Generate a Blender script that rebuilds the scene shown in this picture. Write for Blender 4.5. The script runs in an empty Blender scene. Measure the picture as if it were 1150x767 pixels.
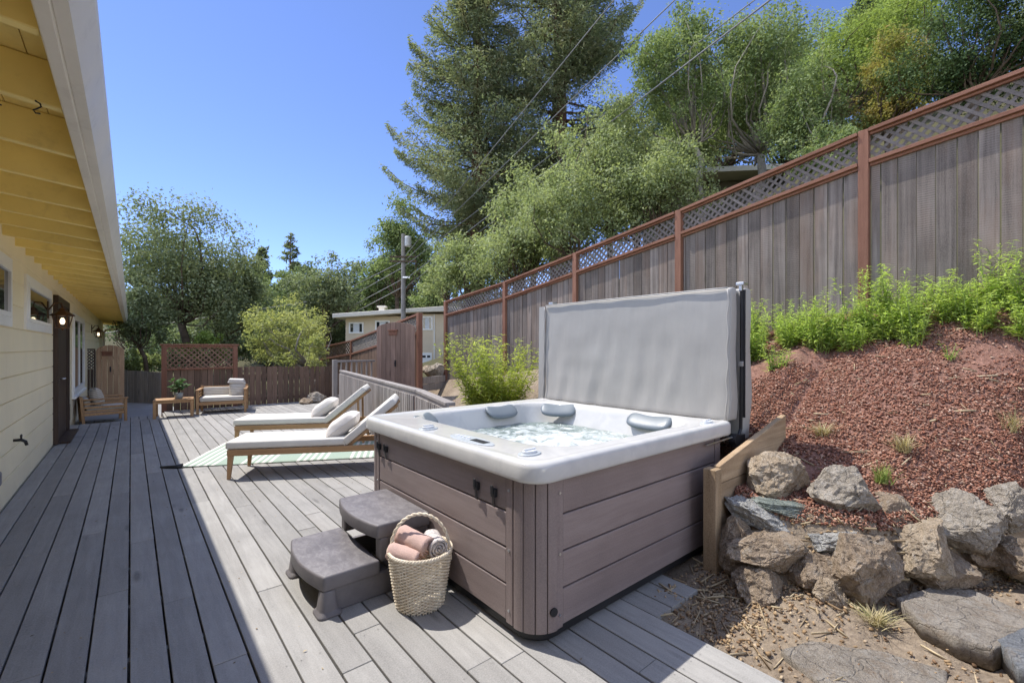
import bpy, math, random
import numpy as np
from mathutils import Vector, Matrix, noise as mnoise
PI = math.pi
C = bpy.context.scene.collection
SC = bpy.context.scene
RNG = np.random.default_rng(7)
random.seed(7)

# ------------------------------------------------------------------ camera frame used for measuring
F_PX, CX, HY, CAMZ = 511.0, 575.0, 390.0, 1.5
YAW = math.atan(428 / 511)
SN, CS = math.sin(YAW), math.cos(YAW)
def U(px, py, d):
    """world point seen at a photo pixel at depth d"""
    l = (px - CX) / F_PX * d
    return Vector((SN * d + CS * l, CS * d - SN * l, CAMZ - (py - HY) * d / F_PX))
def G(px, py, z=0.0):
    return U(px, py, (CAMZ - z) * F_PX / (py - HY))

# ------------------------------------------------------------------ materials
def new_mat(name):
    m = bpy.data.materials.new(name); m.use_nodes = True
    nt = m.node_tree; nt.nodes.clear()
    out = nt.nodes.new('ShaderNodeOutputMaterial')
    return m, nt, out
def N(nt, typ, **kw):
    n = nt.nodes.new(typ)
    for k, v in kw.items():
        if k.startswith('i_'):
            key = k[2:]
            key = int(key) if key.isdigit() else key.replace('_', ' ')
            n.inputs[key].default_value = v
        else: setattr(n, k, v)
    return n
def L(nt, a, b): nt.links.new(a, b)
def rgba(c): return (c[0], c[1], c[2], 1.0)
def mixc(nt, fac, a, b, typ='MIX'):
    n = nt.nodes.new('ShaderNodeMix'); n.data_type = 'RGBA'; n.blend_type = typ
    for sock, val in ((n.inputs[0], fac), (n.inputs[6], a), (n.inputs[7], b)):
        if hasattr(val, 'is_output'): L(nt, val, sock)
        elif isinstance(val, (int, float)): sock.default_value = val
        else: sock.default_value = rgba(val)
    return n.outputs[2]
def math_n(nt, op, a, b=None, c=None):
    n = nt.nodes.new('ShaderNodeMath'); n.operation = op
    for s, v in zip(n.inputs, (a, b, c)):
        if v is None: continue
        if hasattr(v, 'is_output'): L(nt, v, s)
        else: s.default_value = v
    return n.outputs[0]
def maprange(nt, v, a, b, c=0.0, d=1.0):
    n = nt.nodes.new('ShaderNodeMapRange'); n.clamp = True
    L(nt, v, n.inputs[0])
    for i, x in enumerate((a, b, c, d)): n.inputs[i + 1].default_value = x
    return n.outputs[0]
def obj_coord(nt): return nt.nodes.new('ShaderNodeTexCoord').outputs['Object']
def mapping(nt, vec, scale):
    m = nt.nodes.new('ShaderNodeMapping'); m.inputs['Scale'].default_value = scale
    L(nt, vec, m.inputs['Vector']); return m.outputs[0]
def noise_n(nt, vec, scale, detail=4, rough=.55, dist=0.0):
    n = nt.nodes.new('ShaderNodeTexNoise')
    n.inputs['Scale'].default_value = scale; n.inputs['Detail'].default_value = detail
    n.inputs['Roughness'].default_value = rough; n.inputs['Distortion'].default_value = dist
    L(nt, vec, n.inputs['Vector']); return n.outputs[0]
def bump_n(nt, h, strength, dist):
    b = nt.nodes.new('ShaderNodeBump'); b.inputs['Strength'].default_value = strength
    b.inputs['Distance'].default_value = dist; L(nt, h, b.inputs['Height']); return b.outputs[0]
def pbsdf(nt, out, col, rough=.6, normal=None, spec=.5, metal=0.0):
    p = nt.nodes.new('ShaderNodeBsdfPrincipled')
    for key, val in (('Base Color', col), ('Roughness', rough), ('Metallic', metal), ('Specular IOR Level', spec)):
        if hasattr(val, 'is_output'): L(nt, val, p.inputs[key])
        elif isinstance(val, (int, float)): p.inputs[key].default_value = val
        else: p.inputs[key].default_value = rgba(val)
    if normal is not None: L(nt, normal, p.inputs['Normal'])
    if out is not None: L(nt, p.outputs[0], out.inputs[0])
    return p
def paint(name, col, rough=.6, var=.12, scale=3.0, bump=.15, bscale=60, spec=.4, metal=0.0, dirt=None):
    m, nt, out = new_mat(name)
    oc = obj_coord(nt)
    n1 = noise_n(nt, oc, scale, 5, .6)
    lo = tuple(c * (1 - var) for c in col); hi = tuple(min(1, c * (1 + var)) for c in col)
    cc = mixc(nt, maprange(nt, n1, .3, .7), lo, hi)
    if dirt:
        n3 = noise_n(nt, oc, scale * 3.3, 7, .7, .3)
        cc = mixc(nt, maprange(nt, n3, .55, .75, 0, dirt[1]), cc, dirt[0])
    n2 = noise_n(nt, oc, bscale, 3, .6)
    r = maprange(nt, n1, .3, .7, max(.02, rough - .08), min(1, rough + .08))
    pbsdf(nt, out, cc, r, bump_n(nt, n2, bump, .004), spec, metal)
    return m
def wood(name, c1, c2, axis='z', grain=38, along=1.6, rough=.75, isl=.3, stain=None, saw=0.0, spec=.25, bump=.5, fine=True):
    """boards: grain runs along axis, every loose board has its own tone"""
    m, nt, out = new_mat(name)
    oc = obj_coord(nt)
    geo = nt.nodes.new('ShaderNodeNewGeometry')
    rnd = geo.outputs['Random Per Island']
    off = nt.nodes.new('ShaderNodeCombineXYZ')
    r37 = math_n(nt, 'MULTIPLY', rnd, 37.0)
    for i in range(3): L(nt, r37, off.inputs[i])
    va = nt.nodes.new('ShaderNodeVectorMath'); va.operation = 'ADD'
    L(nt, oc, va.inputs[0]); L(nt, off.outputs[0], va.inputs[1])
    sc = {'x': (along, grain, grain), 'y': (grain, along, grain), 'z': (grain, grain, along)}[axis]
    g = noise_n(nt, mapping(nt, va.outputs[0], sc), 1.0, 6, .62, .6)
    big = noise_n(nt, va.outputs[0], 2.2, 5, .65)
    cc = mixc(nt, maprange(nt, g, .32, .68), c1, c2)
    cc = mixc(nt, maprange(nt, big, .35, .7, 0, .45), cc, tuple(x * .62 for x in c1))
    if stain: # weather stains of another tone
        st = noise_n(nt, mapping(nt, va.outputs[0], tuple(.25 * s if s != along else 1.1 for s in sc)), .35, 5, .7)
        cc = mixc(nt, maprange(nt, st, .48, .72, 0, stain[1]), cc, stain[0])
    tone = maprange(nt, rnd, 0, 1, 1 - isl, 1 + isl)
    tn = nt.nodes.new('ShaderNodeVectorMath'); tn.operation = 'SCALE'
    L(nt, cc, tn.inputs[0]); L(nt, tone, tn.inputs[3])
    h = g
    if saw:
        wv = nt.nodes.new('ShaderNodeTexWave'); wv.wave_type = 'BANDS'
        wv.bands_direction = {'x': 'X', 'y': 'Y', 'z': 'Z'}[axis]
        wv.inputs['Scale'].default_value = 14; wv.inputs['Distortion'].default_value = 2.5
        wv.inputs['Detail'].default_value = 2; wv.inputs['Detail Scale'].default_value = .8
        L(nt, va.outputs[0], wv.inputs['Vector'])
        msk = maprange(nt, noise_n(nt, va.outputs[0], 1.3, 3), .45, .62)
        sm = math_n(nt, 'MULTIPLY', math_n(nt, 'MULTIPLY', wv.outputs['Fac'], msk), saw)
        c3 = mixc(nt, sm, tn.outputs[0], tuple(min(1, x * 1.7) for x in c2))
        colout = c3
    else: colout = tn.outputs[0]
    kn = nt.nodes.new('ShaderNodeTexVoronoi'); kn.inputs['Scale'].default_value = 1.0
    ks = {'x': (1.1, 5, 5), 'y': (5, 1.1, 5), 'z': (5, 5, 1.1)}[axis]
    L(nt, mapping(nt, va.outputs[0], ks), kn.inputs['Vector'])
    colout = mixc(nt, maprange(nt, kn.outputs['Distance'], .05, .13, .75, 0), colout, tuple(x * .38 for x in c1))
    if fine:
        sp = noise_n(nt, oc, 140, 3, .7)
        colout = mixc(nt, maprange(nt, sp, .35, .7, 0, .35), colout, tuple(min(1, x * 1.5) for x in c2))
    pbsdf(nt, out, colout, rough, bump_n(nt, h, bump, .004), spec)
    return m
def leaf_mat(name, c1, c2, c3=None, trans=.35, rough=.5, scale=.55, spec=.35):
    rough = .62; spec = .12
    m, nt, out = new_mat(name)
    geo = nt.nodes.new('ShaderNodeNewGeometry')
    oc = obj_coord(nt)
    cl = noise_n(nt, oc, scale, 4, .65)
    cc = mixc(nt, maprange(nt, cl, .33, .67), c1, c2)
    if c3: cc = mixc(nt, maprange(nt, noise_n(nt, oc, scale * 2.3, 3), .52, .72), cc, c3)
    tone = maprange(nt, geo.outputs['Random Per Island'], 0, 1, .68, 1.32)
    tn = nt.nodes.new('ShaderNodeVectorMath'); tn.operation = 'SCALE'
    L(nt, cc, tn.inputs[0]); L(nt, tone, tn.inputs[3])
    p = pbsdf(nt, None, tn.outputs[0], rough, None, spec)
    t = nt.nodes.new('ShaderNodeBsdfTranslucent')
    tc = mixc(nt, 1.0, tn.outputs[0], (1.12, 1.16, .72), 'MULTIPLY')
    L(nt, tc, t.inputs[0])
    mx = nt.nodes.new('ShaderNodeMixShader'); mx.inputs[0].default_value = trans
    L(nt, p.outputs[0], mx.inputs[1]); L(nt, t.outputs[0], mx.inputs[2]); L(nt, mx.outputs[0], out.inputs[0])
    return m
def glass_pane(name, col=(.02, .025, .03)):
    m, nt, out = new_mat(name)
    oc = obj_coord(nt)
    pbsdf(nt, out, col, .04, bump_n(nt, noise_n(nt, oc, 1.6, 2), .05, .01), .8)
    return m
def emit_mat(name, col, s):
    m, nt, out = new_mat(name)
    e = N(nt, 'ShaderNodeEmission'); e.inputs[0].default_value = rgba(col); e.inputs[1].default_value = s
    L(nt, e.outputs[0], out.inputs[0]); return m

# ------------------------------------------------------------------ mesh collecting
WLOC = {}
class MB:
    def __init__(s): s.v = []; s.f = []
    def add(s, vs, fs):
        o = len(s.v); s.v.extend([tuple(p) for p in vs]); s.f.extend([tuple(i + o for i in f) for f in fs])
    def box(s, x0, x1, y0, y1, z0, z1):
        s.add([(x0, y0, z0), (x1, y0, z0), (x1, y1, z0), (x0, y1, z0), (x0, y0, z1), (x1, y0, z1), (x1, y1, z1), (x0, y1, z1)],
              [(3, 2, 1, 0), (4, 5, 6, 7), (0, 1, 5, 4), (1, 2, 6, 5), (2, 3, 7, 6), (3, 0, 4, 7)])
    def bar(s, p, q, w, t, up=(0, 0, 1), taper=1.0):
        """box from p to q, w wide (sideways), t thick (along up)"""
        p = Vector(p); q = Vector(q); a = (q - p).normalized(); up = Vector(up)
        side = a.cross(up)
        if side.length < 1e-5: side = a.cross(Vector((0, 1, 0)))
        side.normalize(); u = side.cross(a).normalized()
        vs = []
        for c, k in ((p, 1.0), (q, taper)):
            for i, j in ((-1, -1), (1, -1), (1, 1), (-1, 1)):
                vs.append(c + side * (i * w / 2 * k) + u * (j * t / 2 * k))
        s.add(vs, [(3, 2, 1, 0), (4, 5, 6, 7), (0, 1, 5, 4), (1, 2, 6, 5), (2, 3, 7, 6), (3, 0, 4, 7)])
    def tube(s, pts, rads, n=8, caps=True):
        pts = [Vector(p) for p in pts]; o = len(s.v)
        if isinstance(rads, (int, float)): rads = [rads] * len(pts)
        ref = None
        for i, p in enumerate(pts):
            a = (pts[min(i + 1, len(pts) - 1)] - pts[max(i - 1, 0)]).normalized()
            if ref is None:
                ref = Vector((0, 0, 1)) if abs(a.z) < .9 else Vector((1, 0, 0))
            u = (ref - a * ref.dot(a)).normalized(); w = a.cross(u); ref = u
            for k in range(n):
                th = 2 * PI * k / n
                s.v.append(tuple(p + (u * math.cos(th) + w * math.sin(th)) * rads[i]))
        for i in range(len(pts) - 1):
            for k in range(n):
                k2 = (k + 1) % n
                s.f.append((o + i * n + k, o + i * n + k2, o + (i + 1) * n + k2, o + (i + 1) * n + k))
        if caps:
            s.f.append(tuple(o + k for k in reversed(range(n)))); s.f.append(tuple(o + (len(pts) - 1) * n + k for k in range(n)))
    def loft(s, rings, cap0=False, cap1=False):
        o = len(s.v); n = len(rings[0])
        for r in rings: s.v.extend([tuple(p) for p in r])
        for i in range(len(rings) - 1):
            for k in range(n):
                k2 = (k + 1) % n
                s.f.append((o + i * n + k, o + i * n + k2, o + (i + 1) * n + k2, o + (i + 1) * n + k))
        if cap0: s.f.append(tuple(o + k for k in reversed(range(n))))
        if cap1: s.f.append(tuple(o + (len(rings) - 1) * n + k for k in range(n)))
    def lathe(s, prof, c=(0, 0, 0), n=24):
        s.loft([[(c[0] + r * math.cos(2 * PI * k / n), c[1] + r * math.sin(2 * PI * k / n), c[2] + z) for k in range(n)] for r, z in prof], True, True)
    def prism(s, poly, axis, a, b):
        """2D polygon extruded along an axis from a to b"""
        n = len(poly)
        def P(p, h):
            return {'x': (h, p[0], p[1]), 'y': (p[0], h, p[1]), 'z': (p[0], p[1], h)}[axis]
        s.add([P(p, a) for p in poly] + [P(p, b) for p in poly],
              [tuple(range(n))[::-1], tuple(range(n, 2 * n))] + [(i, (i + 1) % n, n + (i + 1) % n, n + i) for i in range(n)])
    def build(s, name, mat, parent=None, world=False, smooth=False, bevel=0, seg=2, subsurf=0, xf=None):
        vs = s.v
        if xf is not None: vs = [tuple(xf @ Vector(p)) for p in vs]
        if world and parent is not None:
            r = parent
            while r.parent: r = r.parent
            w = WLOC[r.name]; vs = [(x - w[0], y - w[1], z - w[2]) for x, y, z in vs]
        me = bpy.data.meshes.new(name); me.from_pydata(vs, [], s.f); me.validate()
        import bmesh
        bm = bmesh.new(); bm.from_mesh(me); bmesh.ops.recalc_face_normals(bm, faces=bm.faces); bm.to_mesh(me); bm.free()
        if smooth: me.polygons.foreach_set('use_smooth', [True] * len(me.polygons))
        me.materials.append(mat)
        o = bpy.data.objects.new(name, me); C.objects.link(o)
        if parent is not None: o.parent = parent
        if bevel:
            b = o.modifiers.new('edge', 'BEVEL'); b.width = bevel; b.segments = seg; b.limit_method = 'ANGLE'; b.angle_limit = .6
        if subsurf:
            q = o.modifiers.new('sub', 'SUBSURF'); q.levels = q.render_levels = subsurf
        return o
def tag(o, label=None, cat=None, group=None, kind=None):
    if label: o['label'] = label
    if cat: o['category'] = cat
    if group: o['group'] = group
    if kind: o['kind'] = kind
    return o
def thing(name, label, cat, loc=(0, 0, 0), rz=0.0, group=None):
    o = bpy.data.objects.new(name, None); C.objects.link(o); o.empty_display_size = .2
    o.location = loc; o.rotation_euler = (0, 0, rz); WLOC[o.name] = tuple(loc)
    return tag(o, label, cat, group)
def copy_tree(o, parent=None):
    c = o.copy(); C.objects.link(c); c.parent = parent
    for ch in list(o.children): copy_tree(ch, c)
    return c
def solo(mb, name, mat, label, cat, group=None, loc=None, **kw):
    o = mb.build(name, mat, None, **kw); tag(o, label, cat, group)
    if loc is not None: o.location = loc
    return o
def np_mesh(name, verts, faces4, mat, parent=None, smooth=False):
    """fast quad mesh"""
    me = bpy.data.meshes.new(name)
    nv, nf = len(verts), len(faces4)
    me.vertices.add(nv); me.vertices.foreach_set('co', np.asarray(verts, np.float32).ravel())
    me.loops.add(nf * 4); me.loops.foreach_set('vertex_index', np.asarray(faces4, np.int32).ravel())
    me.polygons.add(nf); me.polygons.foreach_set('loop_start', np.arange(0, nf * 4, 4, dtype=np.int32))
    if smooth: me.polygons.foreach_set('use_smooth', np.ones(nf, bool))
    me.update(calc_edges=True); me.materials.append(mat)
    o = bpy.data.objects.new(name, me); C.objects.link(o)
    if parent is not None: o.parent = parent
    return o
def unit(a): return a / np.maximum(np.linalg.norm(a, axis=1, keepdims=True), 1e-6)
def leaf_quads(c, nrm, length, width, rng, direction=None):
    """diamond leaves at centres c"""
    n = len(c); nrm = unit(nrm)
    r = rng.normal(size=(n, 3)) if direction is None else direction
    t = unit(r - nrm * np.sum(r * nrm, axis=1, keepdims=True)); b = np.cross(nrm, t)
    length = np.asarray(length).reshape(-1, 1); width = np.asarray(width).reshape(-1, 1)
    bend = nrm * length * .12
    v = np.stack([c - t * length / 2 - bend, c + b * width / 2, c + t * length / 2 - bend, c - b * width / 2], 1).reshape(-1, 3)
    f = np.arange(n * 4).reshape(-1, 4)
    return v, f

# ------------------------------------------------------------------ terrain
def interp(v, xs, ys): return np.interp(v, xs, ys)
def T(x, y):
    x = np.asarray(x, float); y = np.asarray(y, float)
    zf = interp(y, [-8, -3, 0, 1.35, 3.5, 5.5, 7.5, 9.85, 14, 22, 40], [2.6, 2.25, 2.02, 1.88, 1.52, 1.22, .93, .68, .25, -.3, -.8])
    xt = interp(y, [-3, -.2, .2, .4, .55, .75, 1.2, 1.42, 1.55, 1.64, 3.7, 5, 8, 10, 14, 30], [6.6, 5.2, 4.28, 3.98, 3.7, 3.32, 3.1, 3.12, 3.3, 3.75, 3.85, 4.0, 4.6, 5.2, 5.5, 6.5])
    xt = np.minimum(xt, 5.3)
    zt = interp(y, [-3, .2, .75, 1.2, 1.5, 1.65, 3.7, 5, 7, 10, 20], [.9, .50, .42, .44, .5, .72, .6, .3, .0, -.1, -.4])
    near = np.clip((x - 2.18) / .1, 0, 1)
    g = -.16 + near * interp(y, [-4, 1.6, 3.7, 5, 9], [.14, .14, .1, .0, -.2]) + np.where(y < 1.6, np.clip(x - 2.3, 0, 4) * .05, 0)
    g = g + interp(y, [13, 18, 30, 60], [0, -.1, -.7, -1.2])
    r = np.clip((x - xt + .12) / .27, 0, 1); r = r * r * (3 - 2 * r)
    sl = np.clip((x - xt - .15) / np.maximum(6.1 - xt - .15, .2), 0, 1) ** interp(y, [.3, .9, 1.5, 1.7], [1.05, 1.35, 1.55, 1.0])
    z = g * (1 - r) + r * (zt + (zf - zt) * sl)
    k = interp(y, [-20, 8, 14, 22, 30], [.5, .5, .34, .12, .02])
    ox = np.maximum(x - 6.1, 0)
    z = z + k * np.minimum(ox, 22) + .12 * k * np.maximum(ox - 22, 0)
    d = np.hypot(x, y)
    z = z + np.clip((d - 48) / 120, 0, 1.6) * 16 * np.clip((y + 10) / 30, 0, 1)
    z = z + .12 * np.sin(x * .37 + 1) * np.cos(y * .31) * np.clip((d - 14) / 10, 0, 1)
    return z
def Tz(x, y): return float(T(np.array([x]), np.array([y]))[0])
def lines(*segs):
    a = np.concatenate([np.linspace(s, e, n, endpoint=False) for s, e, n in segs]); return np.unique(np.round(a, 4))
gx = lines((-900, -120, 8), (-120, -10, 24), (-10, 2.0, 20), (2.0, 6.4, 120), (6.4, 30, 50), (30, 120, 24), (120, 900, 9))
gy = lines((-900, -60, 8), (-60, -4, 20), (-4, -.6, 20), (-.6, 4.2, 120), (4.2, 18, 60), (18, 60, 40), (60, 200, 20), (200, 900, 9))
GX, GY = np.meshgrid(gx, gy, indexing='ij')
GZ = T(GX, GY)
rough_mask = ((GX > 2.3) & (GX < 6.3) & (GY > -.7) & (GY < 4.2))
for oct_, amp in ((3.1, .03), (8.0, .018), (17.0, .010)):
    GZ = GZ + rough_mask * amp * np.sin(GX * oct_ + 1.3 * np.sin(GY * oct_ * .8)) * np.cos(GY * oct_ * 1.1 + 1.7 * np.sin(GX * oct_ * .6))
gv = np.stack([GX, GY, GZ], -1).reshape(-1, 3)
ni, nj = GX.shape
ii, jj = np.meshgrid(np.arange(ni - 1), np.arange(nj - 1), indexing='ij')
gf = np.stack([ii * nj + jj, (ii + 1) * nj + jj, (ii + 1) * nj + jj + 1, ii * nj + jj + 1], -1).reshape(-1, 4)
def ground_mat():
    m, nt, out = new_mat('soil')
    oc = obj_coord(nt)
    at = nt.nodes.new('ShaderNodeAttribute'); at.attribute_name = 'mulch'
    at2 = nt.nodes.new('ShaderNodeAttribute'); at2.attribute_name = 'dirt'
    n1 = noise_n(nt, oc, 2.0, 6, .65); n2 = noise_n(nt, oc, 34, 5, .75); n3 = noise_n(nt, oc, 9, 5, .6)
    grass = mixc(nt, n3, (.045, .05, .022), (.11, .095, .05))
    dirt = mixc(nt, maprange(nt, n2, .3, .7), (.12, .09, .065), (.34, .27, .20))
    dirt = mixc(nt, maprange(nt, n1, .42, .66, 0, .6), dirt, (.36, .29, .21))
    mul = mixc(nt, maprange(nt, n2, .3, .7), (.13, .065, .048), (.34, .19, .145))
    mul = mixc(nt, maprange(nt, n1, .55, .72, 0, .55), mul, (.27, .18, .12))
    f1 = maprange(nt, math_n(nt, 'ADD', at.outputs['Fac'], math_n(nt, 'MULTIPLY', math_n(nt, 'SUBTRACT', n3, .5), .7)), .4, .6)
    c = mixc(nt, at2.outputs['Fac'], grass, dirt); c = mixc(nt, f1, c, mul)
    h = math_n(nt, 'ADD', n2, math_n(nt, 'MULTIPLY', noise_n(nt, oc, 90, 3), .5))
    pbsdf(nt, out, c, .95, bump_n(nt, h, .9, .02), .15)
    return m
ground = np_mesh('ground', gv, gf, ground_mat(), None, True)
tag(ground, kind='structure')
XT = np.minimum(interp(GY, [-3, -.2, .2, .4, .55, .75, 1.2, 1.42, 1.55, 1.64, 3.7, 5, 8, 10, 14, 30], [6.6, 5.2, 4.28, 3.98, 3.7, 3.32, 3.1, 3.12, 3.3, 3.75, 3.85, 4.0, 4.6, 5.2, 5.5, 6.5]), 5.3)
mul = np.clip((GX - XT - .12) / .12, 0, 1) * np.clip((6.3 - GX) / .2, 0, 1) * np.clip((5.5 - GY) / 1, 0, 1)
dirt = ((GX > -1) & (GX < 6.3) & (GY > -5) & (GY < 14)).astype(float)
for nm, arr in (('mulch', mul), ('dirt', dirt)):
    a = ground.data.attributes.new(nm, 'FLOAT', 'POINT'); a.data.foreach_set('value', arr.ravel().astype(np.float32))

# ------------------------------------------------------------------ shared materials
M = {}
M['deck'] = wood('weathered deck boards', (.225, .217, .205), (.315, .304, .287), 'y', 24, 2.0, .8, .17, ((.22, .205, .19), .6), 0, .3, .35)
M['cream'] = paint('cream wall paint', (.88, .79, .57), .6, .05, 1.3, .12, 30)
M['soffit'] = paint('yellow eave paint', (.90, .72, .27), .55, .07, 1.8, .18, 26, dirt=((.45, .33, .15), .35))
M['trimw'] = paint('off white trim paint', (.74, .71, .64), .5, .06, 2.2, .08, 40, dirt=((.42, .38, .32), .3))
M['white'] = paint('white window paint', (.86, .86, .84), .45, .04, 3, .05, 40)
M['darkwood'] = wood('dark stained door wood', (.035, .02, .014), (.07, .04, .026), 'z', 30, 1.5, .5, .1, spec=.4, fine=False)
M['pane'] = glass_pane('window glass')
M['dark'] = paint('black plastic', (.018, .018, .02), .45, .2, 8, .05)
M['metal'] = paint('brushed metal', (.55, .56, .58), .35, .1, 20, .1, 80, .5, 1.0)
M['bronze'] = paint('aged bronze', (.12, .065, .035), .45, .3, 14, .2, 60, .5, .8)
M['teak'] = wood('oiled acacia wood', (.27, .145, .065), (.46, .28, .14), 'x', 34, 1.8, .55, .15, spec=.35)
M['teakz'] = wood('oiled acacia wood upright', (.27, .145, .065), (.46, .28, .14), 'z', 34, 1.8, .55, .15, spec=.35)
M['redz'] = wood('redwood post', (.15, .066, .042), (.27, .135, .09), 'z', 30, 1.4, .75, .12, ((.10, .04, .025), .5), bump=.4)
M['redy'] = wood('redwood rail', (.15, .066, .042), (.27, .135, .09), 'y', 30, 1.4, .75, .12, ((.10, .04, .025), .5), bump=.4)
M['greyfence'] = wood('weathered grey fence boards', (.052, .042, .037), (.215, .182, .16), 'z', 24, .7, .85, .42, ((.20, .125, .085), .6), .3, .2, .8)
M['lattice'] = wood('grey lattice strips', (.10, .088, .08), (.20, .175, .16), 'y', 30, 2.5, .85, .25)
M['brownfence'] = wood('brown fence boards', (.085, .052, .036), (.19, .125, .09), 'z', 32, 1.2, .8, .4, ((.05, .028, .02), .6), .15)
M['gatewood'] = wood('tan gate boards', (.28, .17, .10), (.46, .32, .21), 'z', 30, 1.2, .75, .22, ((.16, .09, .05), .5))
M['paleboard'] = wood('silvered fence boards', (.17, .15, .13), (.30, .27, .24), 'z', 30, 1.2, .85, .25)
M['rail'] = wood('silvered railing wood', (.20, .18, .165), (.36, .33, .31), 'z', 30, 1.5, .85, .25, ((.16, .12, .10), .5))
M['plank'] = wood('retaining planks', (.24, .16, .09), (.42, .31, .20), 'x', 24, 1.6, .8, .2, ((.15, .09, .05), .6), bump=.7)
M['bark'] = paint('bark', (.10, .075, .055), .9, .4, 5, 1.0, 14, .1)
M['palebark'] = paint('pale bark', (.26, .235, .20), .9, .3, 5, 1.0, 14, .1)
M['redbark'] = paint('red brown bark', (.10, .058, .04), .9, .4, 4, 1.0, 10, .1)
M['fabric'] = paint('natural canvas', (.64, .61, .555), .9, .05, 5, .5, 220, .1)
M['stripe'] = None

# ------------------------------------------------------------------ sky, sun
w = bpy.data.worlds.new('World'); SC.world = w; w.use_nodes = True
wn = w.node_tree
bg = wn.nodes['Background']
sky = wn.nodes.new('ShaderNodeTexSky'); sky.sky_type = 'NISHITA'; sky.sun_disc = False
SH = Vector((.216, -.49, -1.0)).normalized()       # the way sunlight travels
EL = math.asin(-SH.z); AZ = math.atan2(-SH.x, -SH.y)
sky.sun_elevation = EL; sky.sun_rotation = AZ
sky.air_density = .75; sky.dust_density = .1; sky.ozone_density = 2.6; sky.altitude = 600
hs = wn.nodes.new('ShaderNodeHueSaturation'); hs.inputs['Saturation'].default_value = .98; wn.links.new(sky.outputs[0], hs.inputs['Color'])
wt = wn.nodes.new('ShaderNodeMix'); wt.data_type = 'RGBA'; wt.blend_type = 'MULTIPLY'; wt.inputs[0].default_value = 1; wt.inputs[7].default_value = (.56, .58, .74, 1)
wn.links.new(hs.outputs[0], wt.inputs[6]); # added fill light: unseen sky overhead and behind the camera is brightened and whitened
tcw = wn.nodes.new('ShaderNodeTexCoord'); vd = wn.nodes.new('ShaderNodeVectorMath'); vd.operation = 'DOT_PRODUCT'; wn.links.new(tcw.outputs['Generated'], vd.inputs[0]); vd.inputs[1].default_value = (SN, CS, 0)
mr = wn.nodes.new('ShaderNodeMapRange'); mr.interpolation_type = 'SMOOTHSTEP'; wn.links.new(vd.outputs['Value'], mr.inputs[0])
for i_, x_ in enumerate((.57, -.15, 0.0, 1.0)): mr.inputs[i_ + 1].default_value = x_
fill_ = wn.nodes.new('ShaderNodeMix'); fill_.data_type = 'RGBA'; fill_.blend_type = 'MULTIPLY'; fill_.inputs[7].default_value = (4.7, 3.3, 2.0, 1)
wn.links.new(mr.outputs[0], fill_.inputs[0]); wn.links.new(wt.outputs[2], fill_.inputs[6]); wn.links.new(fill_.outputs[2], bg.inputs[0]); bg.inputs[1].default_value = .15
sd = bpy.data.lights.new('sun', 'SUN'); sd.energy = 2.65; sd.angle = math.radians(.53); sd.color = (1.0, .955, .88)
so = bpy.data.objects.new('sun', sd); C.objects.link(so); so.location = (-5, 12, 22)
so.rotation_euler = SH.to_track_quat('-Z', 'Y').to_euler()

# ------------------------------------------------------------------ camera
cd = bpy.data.cameras.new('camera'); cam = bpy.data.objects.new('camera', cd); C.objects.link(cam)
cd.sensor_width = 36; cd.lens = 36 * F_PX / 1150; cd.shift_y = (HY - 383.5) / 1150
cd.clip_start = .05; cd.clip_end = 3000
cam.location = (0, 0, CAMZ); cam.rotation_euler = (PI / 2, 0, -YAW)
SC.camera = cam
SC.view_settings.view_transform = 'Standard'; SC.view_settings.look = 'None'
SC.view_settings.exposure = 1.25; SC.view_settings.gamma = 1.0; SC.view_settings.use_curve_mapping = False
SC.cycles.max_bounces = 10; SC.cycles.diffuse_bounces = 6; SC.cycles.transparent_max_bounces = 12
# ------------------------------------------------------------------ deck
def rail_x(y): return float(np.interp(y, [3.9, 5.34, 11.07], [2.52, 2.86, 3.87]))
def rail_y(x): return float(np.interp(x, [2.52, 2.86, 3.87], [3.9, 5.34, 11.07]))
dk = MB(); P = .1502
def add_board(x0, x1, y0, y1, z=0.0):
    y = y0; rr = random.Random(int(x0 * 977))
    while y < y1 - .01:
        ln = rr.uniform(1.6, 4.2) if y > y0 else rr.uniform(.9, 4.0)
        e = min(y + ln, y1)
        if y1 - e < .5: e = y1
        dz = rr.uniform(-.0015, .0015)
        dk.box(x0 + rr.uniform(0, .0015), x1 - rr.uniform(0, .0015), y + .0018, e - .0018, z - .028 + dz, z + dz); y = e
k = 0; x = -.905
while x < 4.25:
    xa, xb = x, x + P - .0085
    if xa < 2.2: y0 = -2.6
    elif xa < 2.55: y0 = 1.42
    else: y0 = rail_y(xb) if xb < 3.87 else 11.25
    if xa < .55:
        add_board(xa, xb, y0, 12.2); add_board(xa, xb, 12.215, 13.9, -.13)
    else: add_board(xa, xb, y0, 13.42)
    x += P
# joists and rim boards below
for y in np.arange(-2.5, 13.4, .6): dk.box(-.9, 2.2 if y < 3.9 else rail_x(y) - .03, y, y + .04, -.14 if y < 12.2 else -.3, -.031 if y < 12.2 else -.16)
dk.box(-.9, .55, 12.16, 12.199, -.15, -.032)
dk.box(.562, .6, 12.22, 13.4, -.15, -.032)
for bi in range(21):
    bx_ = -.905 + bi * P
    for y in np.arange(.5, 7.6, .6):
        for q in (.03, P - .0385):
            cx_, cy_ = bx_ + q + random.uniform(-.006, .006), y + .02 + random.uniform(-.008, .008)
            if bx_ < 2.2 and not (1.45 < cx_ and 1.6 < cy_ < 3.7): dk.add([(cx_ + .0038 * math.cos(a * PI / 3), cy_ + .0038 * math.sin(a * PI / 3), .0026) for a in range(6)], [(0, 1, 2, 3, 4, 5)])
deck = dk.build('deck', M['deck'], None, bevel=.0022, seg=1); tag(deck, kind='structure')
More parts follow.
